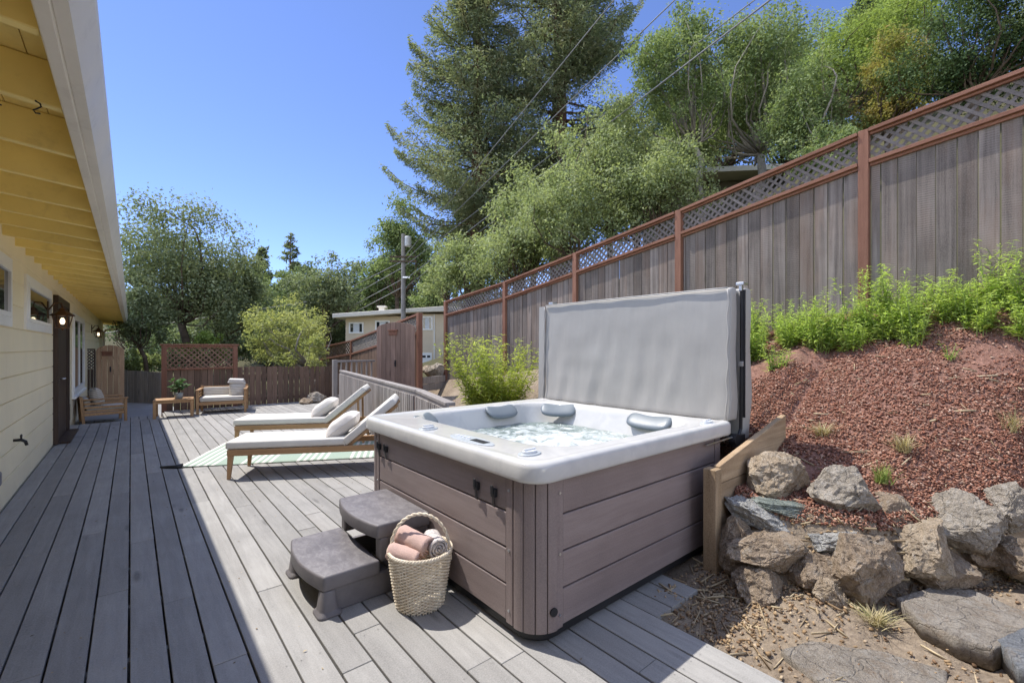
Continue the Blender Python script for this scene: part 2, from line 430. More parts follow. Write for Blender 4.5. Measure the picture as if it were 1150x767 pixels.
pm = MB(); pm.box(-.92, .9, 13.9, 18.2, -.25, -.14)
tag(pm.build('path', paint('grey concrete', (.26, .26, .265), .85, .15, 2, .4, 50)), kind='structure')

# ------------------------------------------------------------------ house on the left
H = thing('house', 'cream painted house with yellow exposed rafters and white gutter along the deck', 'house', (-.925, 6, 0))
WX = -.925
mb = MB(); mb.box(-1.1, WX, -6, 26, -.3, 2.717); mb.box(-8, -1.1, -6, -5.85, -.3, 2.66); mb.box(-8, -1.1, 25.85, 26, -.3, 2.66)
z = .005
while z < 2.65:
    z1 = min(z + .24, 2.70); rr = random.Random(int(z * 100)); y = -6.0
    while y < 26:
        e = min(26.0, y + rr.uniform(3.2, 4.9))
        mb.prism([(WX - .001, z + .004), (WX + .013, z + .009), (WX + .015, z + .014), (WX + .015, z1 - .001), (WX - .001, z1 - .001)], 'y', y + .0012, e - .0012); y = e
    z = z1
mb.build('wall', M['cream'], H, True)
def zr(x): return 2.665 + .07 * (-.21 - x)
mb = MB(); mb.prism([(-.13, zr(-.13)), (-8, zr(-8)), (-8, zr(-8) + .06), (-.13, zr(-.13) + .06)], 'y', -6.2, 28)
roof = mb.build('roof', M['soffit'], H, True)
sg = MB()   # sheathing boards seen from below
xx = -.9
while xx < -.2:
    sg.prism([(xx, zr(xx) - .012), (xx + .143, zr(xx + .143) - .012), (xx + .143, zr(xx + .143) - .001), (xx, zr(xx) - .001)], 'y', -6.1, 27.95); xx += .147
sg.build('sheathing', M['soffit'], roof, True)
mb = MB(); mb.prism([(-.14, zr(-.14) + .063), (-8.1, zr(-8.1) + .063), (-8.1, zr(-8.1) + .075), (-.14, zr(-.14) + .075)], 'y', -6.25, 28.05)
mb.build('roofing', paint('grey roofing', (.16, .15, .14), .9, .2, 6, .6, 60), roof, True)
for kk in range(-4, 43):
    y = 2.0 + .605 * kk
    mb = MB(); mb.prism([(-.215, 2.47), (-.215, zr(-.215) - .014), (-1.0, zr(-1.0) - .014), (-1.0, 2.47 + .10 * .785)], 'y', y, y + .043)
    mb.build('rafter', M['soffit'], H, True, bevel=.004, seg=1)
mb = MB(); mb.prism([(-.212, 2.452), (-.172, 2.452), (-.172, 2.655), (-.212, 2.655)], 'y', -6.2, 28); mb.build('fascia', M['trimw'], H, True, bevel=.004, seg=1)
mb = MB()
y = -6.2
while y < 28:
    e = min(y + 6.1, 28.05)
    mb.prism([(-.171, 2.475), (-.135, 2.475), (-.118, 2.52), (-.088, 2.61), (-.086, 2.655), (-.096, 2.655), (-.1, 2.615), (-.13, 2.53), (-.171, 2.53)], 'y', y + .001, e - .001); y = e
mb.build('gutter', M['trimw'], H, True)
mb = MB(); mb.tube([(-.13, 27.5, 2.5), (-.2, 27.3, 2.40), (-.8, 25.5, 2.22), (-.86, 25.4, 2.1), (-.86, 25.4, 0)], .035, 8); mb.build('downspout', M['trimw'], H, True)
mb = MB(); mb.prism([(-.09, 2.47), (-.09, 2.68), (-4, 3.0), (-4, 2.75)], 'y', 28.06, 28.1); mb.build('rake_board', M['trimw'], H, True)
def window(y0, y1, z0, z1, sill=False, mull=1):
    tr = MB(); t = .09; a, b = WX + .002, WX + .038
    for q in ((y0, y0 + t, z0, z1), (y1 - t, y1, z0, z1), (y0 + t, y1 - t, z0, z0 + t), (y0 + t, y1 - t, z1 - t, z1)): tr.box(a, b, *q)
    wd = tr.build('window', M['white'], H, True, bevel=.003, seg=1)
    fr = MB(); s = .045; ya, yb, za, zb = y0 + t, y1 - t, z0 + t, z1 - t; a2, b2 = WX + .016, WX + .05
    for q in ((ya, ya + s, za, zb), (yb - s, yb, za, zb), (ya + s, yb - s, za, za + s), (ya + s, yb - s, zb - s, zb)): fr.box(a2, b2, *q)
    for i in range(1, mull):
        ym = ya + (yb - ya) * i / mull; fr.box(a2, b2 - .006, ym - .02, ym + .02, za + s, zb - s)
    fr.build('frame', M['white'], wd, True, bevel=.003, seg=1)
    pn = MB(); pn.box(WX + .016, WX + .026, ya + s - .002, yb - s + .002, za + s - .002, zb - s + .002); pn.build('pane', M['pane'], wd, True)
    if sill:
        sl = MB(); sl.box(WX + .003, WX + .075, y0 - .04, y1 + .04, z0 - .05, z0 - .002); sl.build('sill', M['white'], wd, True, bevel=.004, seg=1)
window(5.2, 6.55, 1.70, 2.36); window(7.35, 9.45, 1.70, 2.32); window(12.75, 15.6, .50, 2.2, True, 2)
dm = MB(); ya, yb = 9.8, 11.5
for q in ((ya, ya + .14, .012, 2.3), (yb - .14, yb, .012, 2.3), (ya + .14, yb - .14, 2.18, 2.3)): dm.box(WX + .001, WX + .075, *q)
door = dm.build('door', M['darkwood'], H, True, bevel=.004, seg=1)
mb = MB(); mb.box(WX + .016, WX + .05, ya + .142, yb - .142, .02, 2.178); mb.box(WX + .05, WX + .062, ya + .16, ya + .24, .03, 2.17); mb.box(WX + .05, WX + .062, yb - .24, yb - .16, .03, 2.17)
mb.build('door_panel', M['darkwood'], door, True, bevel=.003, seg=1)
mb = MB(); mb.tube([(WX + .062, ya + .34, 1.0), (WX + .12, ya + .34, 1.0)], .014, 10); mb.tube([(WX + .115, ya + .34, 1.0), (WX + .115, ya + .47, 1.0)], .012, 10)
mb.build('handle', M['metal'], door, True, smooth=True)
mb = MB(); mb.box(WX - .1, WX + .2, ya + .1, yb - .1, .004, .03); mb.build('threshold', M['darkwood'], door, True)
# small fittings on the wall
p = G(3, 537, .32); mb = MB(); mb.box(WX + .01, WX + .045, 5.92, 6.0, .28, .40); mb.box(WX + .045, WX + .05, 5.93, 5.99, .29, .39)
mb.build('outlet_box', paint('grey outlet cover', (.22, .22, .23), .5), H, True, bevel=.004)
mb = MB(); mb.tube([(WX + .005, 6.75, .56), (WX + .07, 6.75, .56), (WX + .10, 6.75, .54), (WX + .11, 6.75, .50)], [.014, .016, .015, .013], 8)
mb.tube([(WX + .07, 6.75, .56), (WX + .07, 6.75, .60)], .008, 6)
for a in range(5):
    th = a * 2 * PI / 5; th2 = th + 2 * PI / 5
    mb.tube([(WX + .07, 6.75 + .035 * math.cos(th), .6 + .012 * math.sin(th)), (WX + .07, 6.75 + .035 * math.cos(th2), .6 + .012 * math.sin(th2))], .006, 6)
mb.build('hose_tap', M['dark'], H, True, smooth=True)
mb = MB(); mb.box(WX + .01, WX + .04, 11.75, 12.05, .12, .42); mb.build('vent_cover', M['dark'], H, True)
# cup hooks on the rafter
def hook(label, y, x, shape):
    t = MB(); t.tube([Vector((x, y, 2.48)) + Vector(q) for q in shape], .0032, 6)
    return solo(t, 'cup_hook', M['dark'], label, 'hook', 'hooks under the eave', smooth=True)
hook('small dark straight hook screwed into the yellow rafter under the eave', 2.60, -.40, [(0, .02, .01), (0, .0, -.005), (.0, -.004, -.03), (.006, -.004, -.05), (.02, -.004, -.052)])
hook('small dark curled cup hook nearest the gutter under the yellow eave', 2.60, -.29, [(0, .02, .01), (0, 0, -.004), (.012, -.003, -.01), (.016, -.003, -.022), (.006, -.003, -.032), (-.006, -.003, -.042), (0, -.003, -.052), (.014, -.003, -.05)])
# wall lanterns
def lantern(label, loc, group):
    t = thing('wall_lantern', label, 'wall lantern', loc, 0, group)
    m = MB(); m.box(.0, .02, -.06, .06, -.02, .22); m.tube([(.02, 0, .1), (.08, 0, .2), (.15, 0, .2), (.16, 0, .13)], .01, 8)
    m.build('bracket', M['bronze'], t)
    m = MB(); m.loft([[(.16 + r * math.cos(a * PI / 3), r * math.sin(a * PI / 3), zz) for a in range(6)] for r, zz in ((.012, .14), (.035, .12), (.05, .09), (.13, .035), (.135, .02), (.12, .02))], True, True)
    m.lathe([(.008, .14), (.014, .155), (.004, .17)], (.16, 0, 0), 10)
    m.build('hood', M['bronze'], t, bevel=.002)
    m = MB()
    for a in range(6):
        c, s = math.cos(a * PI / 3), math.sin(a * PI / 3)
        m.bar((.16 + .105 * c, .105 * s, .022), (.16 + .07 * c, .07 * s, -.15), .012, .012)
    m.lathe([(.075, -.16), (.08, -.15), (.07, -.145)], (.16, 0, 0), 12); m.lathe([(.004, -.19), (.016, -.18), (.02, -.16)], (.16, 0, 0), 10)
    m.build('cage', M['bronze'], t)
    m = MB(); m.lathe([(.016, -.1), (.028, -.07), (.026, -.04), (.012, -.01)], (.16, 0, 0), 12)
    m.build('bulb', emit_mat('warm bulb', (1, .78, .5), 1.3), t, smooth=True)
    return t
lantern('bronze wall lantern with a lit bulb between the high window and dark door', (WX + .012, 9.15, 1.93), 'wall lanterns on the cream house')
lantern('far bronze wall lantern above the tan gate at the end of the house', (WX + .012, 18.6, 1.95), 'wall lanterns on the cream house')

# ------------------------------------------------------------------ hot tub
def rr(x0, x1, y0, y1, r, z, n=9):
    pts = []
    for cx, cy, a0 in ((x1 - r, y1 - r, 0), (x0 + r, y1 - r, PI / 2), (x0 + r, y0 + r, PI), (x1 - r, y0 + r, 1.5 * PI)):
        for i in range(n + 1):
            a = a0 + PI / 2 * i / n; pts.append(Vector((cx + r * math.cos(a), cy + r * math.sin(a), z)))
    # even points on the straight runs
    out = []
    for i in range(len(pts)):
        a, b = pts[i], pts[(i + 1) % len(pts)]
        out.append(a)
        if i % (n + 1) == n:
            for q in range(1, 8): out.append(a.lerp(b, q / 8))
    return out
TX0, TX1, TY0, TY1 = 1.46, 3.59, 1.58, 3.68
tub = thing('hot_tub', 'square hot tub with white rim, mauve brown panelled sides and bubbling water', 'hot tub', (2.51, 2.63, 0))
M['cab'] = wood('mauve cabinet panel', (.196, .153, .145), (.24, .192, .182), 'y', 40, 1.5, .5, .06, ((.36, .30, .285), .55), 0, .4, .25)
M['cabx'] = wood('mauve cabinet panel along', (.196, .153, .145), (.24, .192, .182), 'x', 40, 1.5, .5, .06, ((.36, .30, .285), .55), 0, .4, .25)
M['cabz'] = wood('mauve cabinet trim', (.196, .153, .145), (.24, .192, .182), 'z', 40, 1.5, .5, .05, None, 0, .4, .25)
def shell_mat():
    m, nt, out = new_mat('white marbled acrylic')
    oc = obj_coord(nt)
    n1 = noise_n(nt, oc, 3.2, 6, .6, 1.6); n2 = noise_n(nt, oc, 45, 3, .7)
    c = mixc(nt, maprange(nt, n1, .42, .62), (.56, .55, .525), (.50, .495, .48))
    c = mixc(nt, maprange(nt, n2, .6, .75, 0, .25), c, (.55, .56, .56))
    pbsdf(nt, out, c, .16, None, .5); return m
M['acryl'] = shell_mat()
mb = MB()
def ins(i, r, z): return rr(TX0 + i, TX1 - i, TY0 + i, TY1 - i, r, z)
BX0, BX1, BY0, BY1 = 1.80, 3.40, 1.76, 3.53
def bas(i, r, z): return rr(BX0 + i, BX1 - i, BY0 + i, BY1 - i, r, z)
rings = [ins(.05, .11, .838), ins(.012, .125, .832), ins(.002, .13, .84), ins(0, .13, .852), ins(.0, .13, .908), ins(.005, .128, .924), ins(.018, .12, .936), ins(.045, .11, .939), ins(.07, .10, .933), ins(.10, .10, .931),
         bas(-.03, .36, .931), bas(-.006, .35, .927), bas(.012, .34, .912), bas(.024, .335, .88), bas(.06, .32, .80), bas(.10, .32, .70), bas(.16, .32, .52), bas(.2, .3, .45), bas(.42, .25, .43), bas(.46, .25, .2), bas(.6, .15, .16)]
mb.loft(rings, False, True)
shell = mb.build('shell', M['acryl'], tub, True, smooth=True)
# moulded seat backs: bulges on the inner wall
def blob(name, c, hx, hy, hz, mat, parent, world=True, e=2.6, n=20, rot=None):
    m = MB(); rings = []
    for i in range(1, n):
        a = -PI / 2 + PI * i / n; cz, sz = abs(math.cos(a)) ** (2 / e), math.copysign(abs(math.sin(a)) ** (2 / e), math.sin(a))
        ring = []
        for k in range(28):
            th = 2 * PI * k / 28
            cx_ = math.copysign(abs(math.cos(th)) ** (2 / e), math.cos(th)); sx_ = math.copysign(abs(math.sin(th)) ** (2 / e), math.sin(th))
            p = Vector((hx * cz * cx_, hy * cz * sx_, hz * sz))
            if rot is not None: p = rot @ p
            ring.append(Vector(c) + p)
        rings.append(ring)
    m.loft(rings, True, True)
    return m.build(name, mat, parent, world, smooth=True)
M['pillow_grey'] = paint('grey blue headrest vinyl', (.15, .175, .195), .42, .06, 5, .15, 60)
def headrest(c, w, inward):
    """moulded neck pillow lying against the sloping basin wall"""
    inward = Vector(inward).normalized(); side = inward.cross(Vector((0, 0, 1))).normalized(); m = MB(); rings = []
    face = (inward * .62 + Vector((0, 0, 1)) * .78).normalized(); dn = (inward * .78 - Vector((0, 0, 1)) * .62).normalized()
    n = 22
    for i in range(n + 1):
        u_ = 2 * i / n - 1; prof = max(0.02, 1 - abs(u_) ** 5) ** .4; wd = (.075 + .012 * u_ * u_) * prof; sag = .018 * (1 - u_ * u_); ring = []
        for k in range(20):
            t = 2 * PI * k / 20; cc, ss = math.cos(t), math.sin(t)
            a_ = math.copysign(abs(cc) ** .7, cc); b_ = math.copysign(abs(ss) ** .8, ss)
            ring.append(Vector(c) + side * (u_ * w / 2) + dn * (a_ * wd + sag) + face * (b_ * .026 * prof - .012 * (1 - u_ * u_)))
        rings.append(ring)
    m.loft(rings, True, True); return m.build('headrest', M['pillow_grey'], tub, True, smooth=True)
headrest((1.90, 3.40, .895), .30, (.55, -.8, 0)); headrest((2.78, 3.475, .885), .36, (0, -1, 0)); headrest((3.29, 3.20, .885), .36, (-.8, -.6, 0)); headrest((3.345, 2.20, .885), .42, (-1, 0, 0))
# water with foam
def water_mat():
    m, nt, out = new_mat('bubbling spa water')
    oc = obj_coord(nt)
    n1 = noise_n(nt, oc, 7, 8, .68, .8); n0 = noise_n(nt, oc, 2.2, 3, .5, .5)
    geo = nt.nodes.new('ShaderNodeVectorMath'); geo.operation = 'DISTANCE'
    L(nt, oc, geo.inputs[0]); geo.inputs[1].default_value = (.02, -.12, .74)
    rad = maprange(nt, geo.outputs['Value'], .20, .90, .135, -.09)
    f = math_n(nt, 'ADD', math_n(nt, 'ADD', n1, rad), math_n(nt, 'MULTIPLY', math_n(nt, 'SUBTRACT', n0, .5), .3))
    foam = maprange(nt, f, .43, .70)
    bmp = bump_n(nt, noise_n(nt, oc, 16, 5, .6, .6), .55, .03)
    gl = N(nt, 'ShaderNodeBsdfGlossy'); gl.inputs['Roughness'].default_value = .06; L(nt, bmp, gl.inputs['Normal'])
    tr = N(nt, 'ShaderNodeBsdfTransparent'); tr.inputs[0].default_value = (.80, .90, .88, 1)
    fr = N(nt, 'ShaderNodeFresnel'); fr.inputs[0].default_value = 1.33; L(nt, bmp, fr.inputs['Normal'])
    df = N(nt, 'ShaderNodeBsdfDiffuse'); df.inputs[0].default_value = (.30, .38, .355, 1); L(nt, bmp, df.inputs['Normal'])
    m0 = N(nt, 'ShaderNodeMixShader'); m0.inputs[0].default_value = .55; L(nt, tr.outputs[0], m0.inputs[1]); L(nt, df.outputs[0], m0.inputs[2])
    m1 = N(nt, 'ShaderNodeMixShader'); L(nt, fr.outputs[0], m1.inputs[0]); L(nt, m0.outputs[0], m1.inputs[1]); L(nt, gl.outputs[0], m1.inputs[2])
    wh = N(nt, 'ShaderNodeBsdfDiffuse'); wh.inputs[0].default_value = (.70, .73, .73, 1)
    L(nt, bump_n(nt, noise_n(nt, oc, 40, 5, .7), .8, .02), wh.inputs['Normal'])
    m2 = N(nt, 'ShaderNodeMixShader'); L(nt, foam, m2.inputs[0]); L(nt, m1.outputs[0], m2.inputs[1]); L(nt, wh.outputs[0], m2.inputs[2])
    L(nt, m2.outputs[0], out.inputs[0]); return m
mb = MB(); rings = []; c0 = Vector((2.60, 2.645, .74))
outer = bas(.078, .32, .74)
outer2 = []
for i, p in enumerate(outer):
    q = outer[(i + 1) % len(outer)]; outer2 += [p, p.lerp(q, .5)]
for i in range(46):
    s = .01 + (1 - .01) * (i / 45)
    ring = []
    for p in outer2:
        q = c0.lerp(p, s)
        r = (q - Vector((2.53, 2.51, .74))).length; amp = .024 * math.exp(-(r / .55) ** 2) + .006
        h = mnoise.fractal(Vector((q.x * 7, q.y * 7, 3.3)), 1.0, 2.0, 4)
        q = Vector((q.x, q.y, .74 + amp * h * 1.3 + .02 * math.exp(-(r / .5) ** 2))); ring.append(q)
    rings.append(ring)
mb.loft(rings, True, False); mb.build('water', water_mat(), tub, True, smooth=True)
# rim fittings
M['knobg'] = paint('grey knob plastic', (.42, .45, .47), .3, .06, 9, .05)
def oval(m, cx, cy, a, b, z0, z1, rz=0.0, n=24):
    def ring(k, z): return [(cx + (a * k * math.cos(t) * math.cos(rz) - b * k * math.sin(t) * math.sin(rz)), cy + (a * k * math.cos(t) * math.sin(rz) + b * k * math.sin(t) * math.cos(rz)), z) for t in [2 * PI * i / n for i in range(n)]]
    m.loft([ring(1, z0), ring(1, z1 - .003), ring(.93, z1)], True, True)
for cx, cy in ((1.63, 1.80), (1.585, 2.80), (3.30, 1.665)):
    m = MB(); oval(m, cx, cy, .072, .05, .917, .939); dv = m.build('diverter', M['knobg'], tub, True, smooth=True)
    m = MB(); oval(m, cx, cy, .045, .03, .938, .953); m.bar((cx - .04, cy, .957), (cx + .04, cy, .957), .012, .01); m.build('knob', paint('pale grey knob', (.62, .64, .66), .25), dv, True, bevel=.002)
m = MB(); oval(m, 1.60, 2.30, .065, .22, .917, .938); cp = m.build('control_panel', M['knobg'], tub, True)
m = MB(); m.box(1.575, 1.625, 2.14, 2.28, .9382, .9405); m.build('display', M['dark'], cp, True)
m = MB()
for q in range(4): oval(m, 1.60, 2.33 + q * .04, .016, .014, .9382, .943, n=12)
m.build('buttons', paint('silver button', (.7, .72, .74), .3), cp, True)
# cabinet
mb = MB(); mb.loft([rr(1.535, 3.485, 1.655, 3.605, .13, z) for z in (.05, .836)], False, False); mb.build('cabinet_core', M['dark'], tub, True)
mb = MB(); mb.loft([rr(1.55, 3.47, 1.67, 3.59, .13, .0), rr(1.53, 3.49, 1.65, 3.61, .14, .02), rr(1.53, 3.49, 1.65, 3.61, .14, .07)], True, True); mb.build('base_pan', M['dark'], tub, True)
zs = [.075, .265, .455, .645, .828]
def side_panel(kind):
    m = MB(); tr = MB(); sc_ = MB()
    for a, b in zip(zs[:-1], zs[1:]):
        if kind == 'l': m.box(1.503, 1.54, 1.842, 3.42, a + .004, b - .004)
        elif kind == 'f': m.box(1.70, 3.32, 1.623, 1.66, a + .004, b - .004)
        elif kind == 'b': m.box(1.70, 3.32, 3.60, 3.637, a + .004, b - .004)
        else: m.box(3.48, 3.517, 1.84, 3.42, a + .004, b - .004)
    pn = m.build('side_panel', M['cab'] if kind in 'lr' else M['cabx'], tub, True, bevel=.006, seg=2)
    for q in (0, 1):
        if kind == 'l': tr.box(1.4985, 1.54, (1.787, 3.423)[q], (1.839, 3.475)[q], .07, .832)
        elif kind == 'f': tr.box((1.647, 3.323)[q], (1.697, 3.375)[q], 1.6185, 1.66, .07, .832)
        elif kind == 'b': tr.box((1.645, 3.323)[q], (1.697, 3.375)[q], 3.60, 3.6415, .07, .832)
        else: tr.box(3.48, 3.5215, (1.787, 3.423)[q], (1.839, 3.475)[q], .07, .832)
    tr.build('trim', M['cabz'], pn, True, bevel=.004)
    for zc in (.14, .45, .76):
        for q in (0, 1):
            if kind == 'l': sc_.tube([(1.50, (1.813, 3.449)[q], zc), (1.494, (1.813, 3.449)[q], zc)], .0075, 8)
            elif kind == 'f': sc_.tube([((1.672, 3.349)[q], 1.62, zc), ((1.672, 3.349)[q], 1.614, zc)], .0075, 8)
    if sc_.v: sc_.build('screws', M['metal'], pn, True)
for kd in 'lfbr': side_panel(kd)
for cx, cy, a0 in ((1.66, 1.78, PI), (3.36, 1.78, 1.5 * PI), (3.36, 3.48, 0), (1.66, 3.48, PI / 2)):
    m = MB()
    for q in range(4):
        a, b = a0 + PI / 2 * (q + .03) / 4, a0 + PI / 2 * (q + .97) / 4
        poly = [(cx + .162 * math.cos(a + (b - a) * i / 4), cy + .162 * math.sin(a + (b - a) * i / 4)) for i in range(5)] + [(cx + .125 * math.cos(b), cy + .125 * math.sin(b)), (cx + .125 * math.cos(a), cy + .125 * math.sin(a))]
        m.prism(poly, 'z', .066, .832)
    cpn = m.build('corner_panel', M['cabz'], tub, True, bevel=.004)
m = MB(); aa = PI + PI / 2 * .88
m.tube([(1.66 + .163 * math.cos(aa), 1.78 + .163 * math.sin(aa), .17), (1.66 + .170 * math.cos(aa), 1.78 + .170 * math.sin(aa), .17)], .022, 14); m.build('drain_cap', M['dark'], tub, True)
for y, st in ((1.93, 1), (2.09, 0), (3.28, 0), (3.40, 1)):
    m = MB(); m.box(1.478, 1.502, y - .017, y + .017, .70, .745); m.box(1.470, 1.480, y - .010, y + .010, .715, .765)
    lt = m.build('latch', M['dark'], tub, True, bevel=.004)
    m = MB(); m.bar((1.485, y, .70), (1.495, y + .006, .645), .02, .004, (1, 0, 0)); m.build('strap', M['dark'], lt, True)

# cover folded upright at the back
def vinyl():
    m, nt, out = new_mat('grey vinyl')
    oc = obj_coord(nt)
    n1 = noise_n(nt, oc, 1.6, 5, .6); st = noise_n(nt, mapping(nt, oc, (5, 5, .8)), 1.4, 5, .65)
    c = mixc(nt, maprange(nt, n1, .35, .65), (.335, .32, .295), (.38, .365, .34))
    c = mixc(nt, maprange(nt, st, .5, .75, 0, .3), c, (.32, .31, .29))
    c = mixc(nt, maprange(nt, noise_n(nt, oc, 9, 8, .75, .5), .60, .72, 0, .35), c, (.31, .305, .285))
    nb = noise_n(nt, mapping(nt, oc, (1.5, 7, 1.2)), 1.6, 4, .55)
    pbsdf(nt, out, c, .48, bump_n(nt, math_n(nt, 'ADD', nb, math_n(nt, 'MULTIPLY', noise_n(nt, oc, 260, 2), .03)), .2, .03), .4)
    return m
M['vinyl'] = vinyl()
cov = thing('tub_cover', 'grey vinyl tub cover folded upright behind the hot tub', 'tub cover', (3.66, 2.63, .8))
def slab(x0, x1, y0, y1, z0, z1, seed, flare=0.0, nz=26, ny=60):
    m = MB(); rings = []
    for j in range(ny + 1):
        y = y0 + (y1 - y0) * j / ny; ring = []
        path = [(x0, z0 + (z1 - z0) * i / nz) for i in range(nz + 1)] + [(x0 + (x1 - x0) * i / 4, z1 + .012 * math.sin(PI * i / 4)) for i in range(1, 4)] + [(x1, z1 - (z1 - z0) * i / nz) for i in range(nz + 1)]
        for px_, pz_ in path:
            h = mnoise.fractal(Vector((y * 4.2, pz_ * .9, seed)), 1, 2, 3)
            g = mnoise.noise(Vector((y * 9 + pz_ * 2.5, pz_ * 1.3, seed + 5)))
            low = 1 - (pz_ - z0) / (z1 - z0); h *= min(1, low * 2.5)
            dx = (-1 if px_ == x0 else 1) * (.009 * h + .004 * mnoise.noise(Vector((y * 3 + pz_ * 5, pz_ * 4 - y * 3, seed + 9))) + (.016) * g * low ** 1.5 + .015 * (1 - (2 * (y - y0) / (y1 - y0) - 1) ** 4)) - (flare * low ** 2 if px_ == x0 else 0)
            if px_ not in (x0, x1): dx = 0
            yy = y + (.012 * math.sin(pz_ * 9 + seed) * low if j in (0, ny) else 0)
            ring.append((px_ + dx, yy, pz_ - .002 * abs(h)))
        rings.append(ring)
    m.loft(rings, True, True); return m
slab(3.535, 3.635, 1.60, 3.64, .935, 1.955, 1.0, .03).build('front_half', M['vinyl'], cov, True, smooth=True, bevel=.012)
slab(3.735, 3.875, 1.59, 3.66, .76, 1.965, 7.0, .0).build('rear_half', M['vinyl'], cov, True, smooth=True, bevel=.012)
fh = [o for o in cov.children if o.name.startswith('front_half')][0]
for q, yv in enumerate((1.612, 3.628)):
    m = MB(); m.tube([(3.512 - .03 * (1 - i / 20) ** 2 - .001 * math.sin(i), yv + .006 * math.sin(i * 1.3), .945 + i * .05) for i in range(21)], .0055, 6); m.build('piping', M['vinyl'], fh, True, smooth=True)
m = MB(); m.tube([(3.521 - .013 * (1 - (i / 10 - 1) ** 4), 1.62 + i * .1, 1.957) for i in range(21)], .0065, 6); m.build('piping', M['vinyl'], fh, True, smooth=True)
m = MB(); m.box(3.62, 3.745, 1.64, 3.60, 1.925, 1.956); m.build('fold_hinge', M['vinyl'], cov, True, bevel=.008)
m = MB(); m.prism([(3.655, .80), (3.70, .80), (3.70, 1.93), (3.66, 1.93)], 'y', 3.635, 3.655); m.prism([(3.50, .92), (3.53, .92), (3.53, 1.95), (3.515, 1.95)], 'y', 3.64, 3.72); m.build('side_skirt', M['vinyl'], cov, True)
for y, sgn in ((1.585, -1), (3.68, 1)):
    m = MB(); m.tube([(3.62, y, .80), (3.67, y, .86), (3.685, y, 1.5), (3.685, y, 1.99)], .013, 8); m.bar((3.68, y + sgn * .015, .95), (3.685, y + sgn * .015, 1.95), .03, .006, (1, 0, 0))
    la = m.build('lift_arm', M['dark'], cov, True)
    m = MB(); m.box(3.65, 3.73, y - .03, y + .03, 1.985, 2.01); m.box(3.66, 3.68, y - .012, y + .012, 1.94, 1.99); m.box(3.665, 3.705, y - .02 , y + .02, 1.35, 1.39); m.build('bracket', M['metal'], la, True, bevel=.004)
    m = MB(); m.box(3.54, 3.70, y - .02, y + .02, .74, .82); m.tube([(3.56, y - .026, .79), (3.56, y + .026, .79)], .045, 14); m.build('pivot', M['dark'], la, True)
m = MB(); m.tube([(3.15, 1.60, .80), (3.66, 1.585, .815)], .008, 8); m.build('gas_strut', M['metal'], cov, True)

# ------------------------------------------------------------------ steps
def stepmat():
    m, nt, out = new_mat('grey step plastic')
    oc = obj_coord(nt); n1 = noise_n(nt, oc, 5, 6, .65); n2 = noise_n(nt, oc, 160, 3, .7)
    geo = nt.nodes.new('ShaderNodeNewGeometry')
    c = mixc(nt, maprange(nt, n1, .4, .65), (.115, .105, .11), (.155, .142, .146))
    n3 = noise_n(nt, mapping(nt, oc, (3, 1.6, 1)), 7.5, 10, .8, .6)
    sx = nt.nodes.new('ShaderNodeSeparateXYZ'); L(nt, geo.outputs['Normal'], sx.inputs[0])
    worn = math_n(nt, 'MULTIPLY', maprange(nt, n3, .45, .66, 0, .4), maprange(nt, sx.outputs[2], .9, .99))
    c = mixc(nt, worn, c, (.36, .34, .335))
    pbsdf(nt, out, c, .55, bump_n(nt, n2, .4, .003), .4); return m
M['step'] = stepmat()
st = thing('tub_steps', 'two tier grey plastic steps against the side of the hot tub', 'steps', (1.16, 2.93, 0))
def tread(xf, xb, y0, y1, z0, z1, name):
    fr = [(xf - .055 * (1 - (2 * i / 12 - 1) ** 2), y1 + (y0 - y1) * i / 12) for i in range(13)]
    pl = [(xb, y1)] + fr + [(xb, y0)]
    m = MB(); m.prism(pl, 'z', z0, z1); o = m.build(name, M['step'], st, True, bevel=.014, seg=3)
    for p_ in o.data.polygons: p_.use_smooth = True
    return o
tread(.82, 1.15, 2.605, 3.275, .135, .222, 'lower_tread'); tread(1.135, 1.492, 2.61, 3.27, .345, .430, 'upper_tread')
for q, (ya, yb) in enumerate(((2.625, 2.665), (3.215, 3.255))):
    m = MB(); m.prism([(.895, .0), (.955, .0), (.985, .09), (1.04, .12), (1.30, .12), (1.36, .09), (1.39, .0), (1.485, .0), (1.485, .138), (.90, .138)] if False else [(.83, .0), (1.485, .0), (1.485, .138), (.85, .138)], 'y', ya, yb)
    m.prism([(1.16, .2), (1.485, .2), (1.485, .348), (1.167, .348)], 'y', ya, yb)
    m.build('side_panel', M['step'], st, True, bevel=.008)
    m = MB(); y = (ya + yb) / 2
    m.loft([rr(.805 - e, .90 + e, y - .05 - e, y + .05 + e, .03, z, 3) for e, z in ((.02, .0), (.02, .012), (.004, .03), (-.008, .137))], True, True)
    m.build('foot', M['step'], st, True, smooth=True, bevel=.004)
    m = MB(); m.box(1.15, 1.205, y - .035, y + .035, .215, .347); m.build('riser_post', M['step'], st, True, bevel=.01)
m = MB(); m.box(1.46, 1.482, 2.67, 3.21, .01, .344); m.build('back_panel', M['step'], st, True)

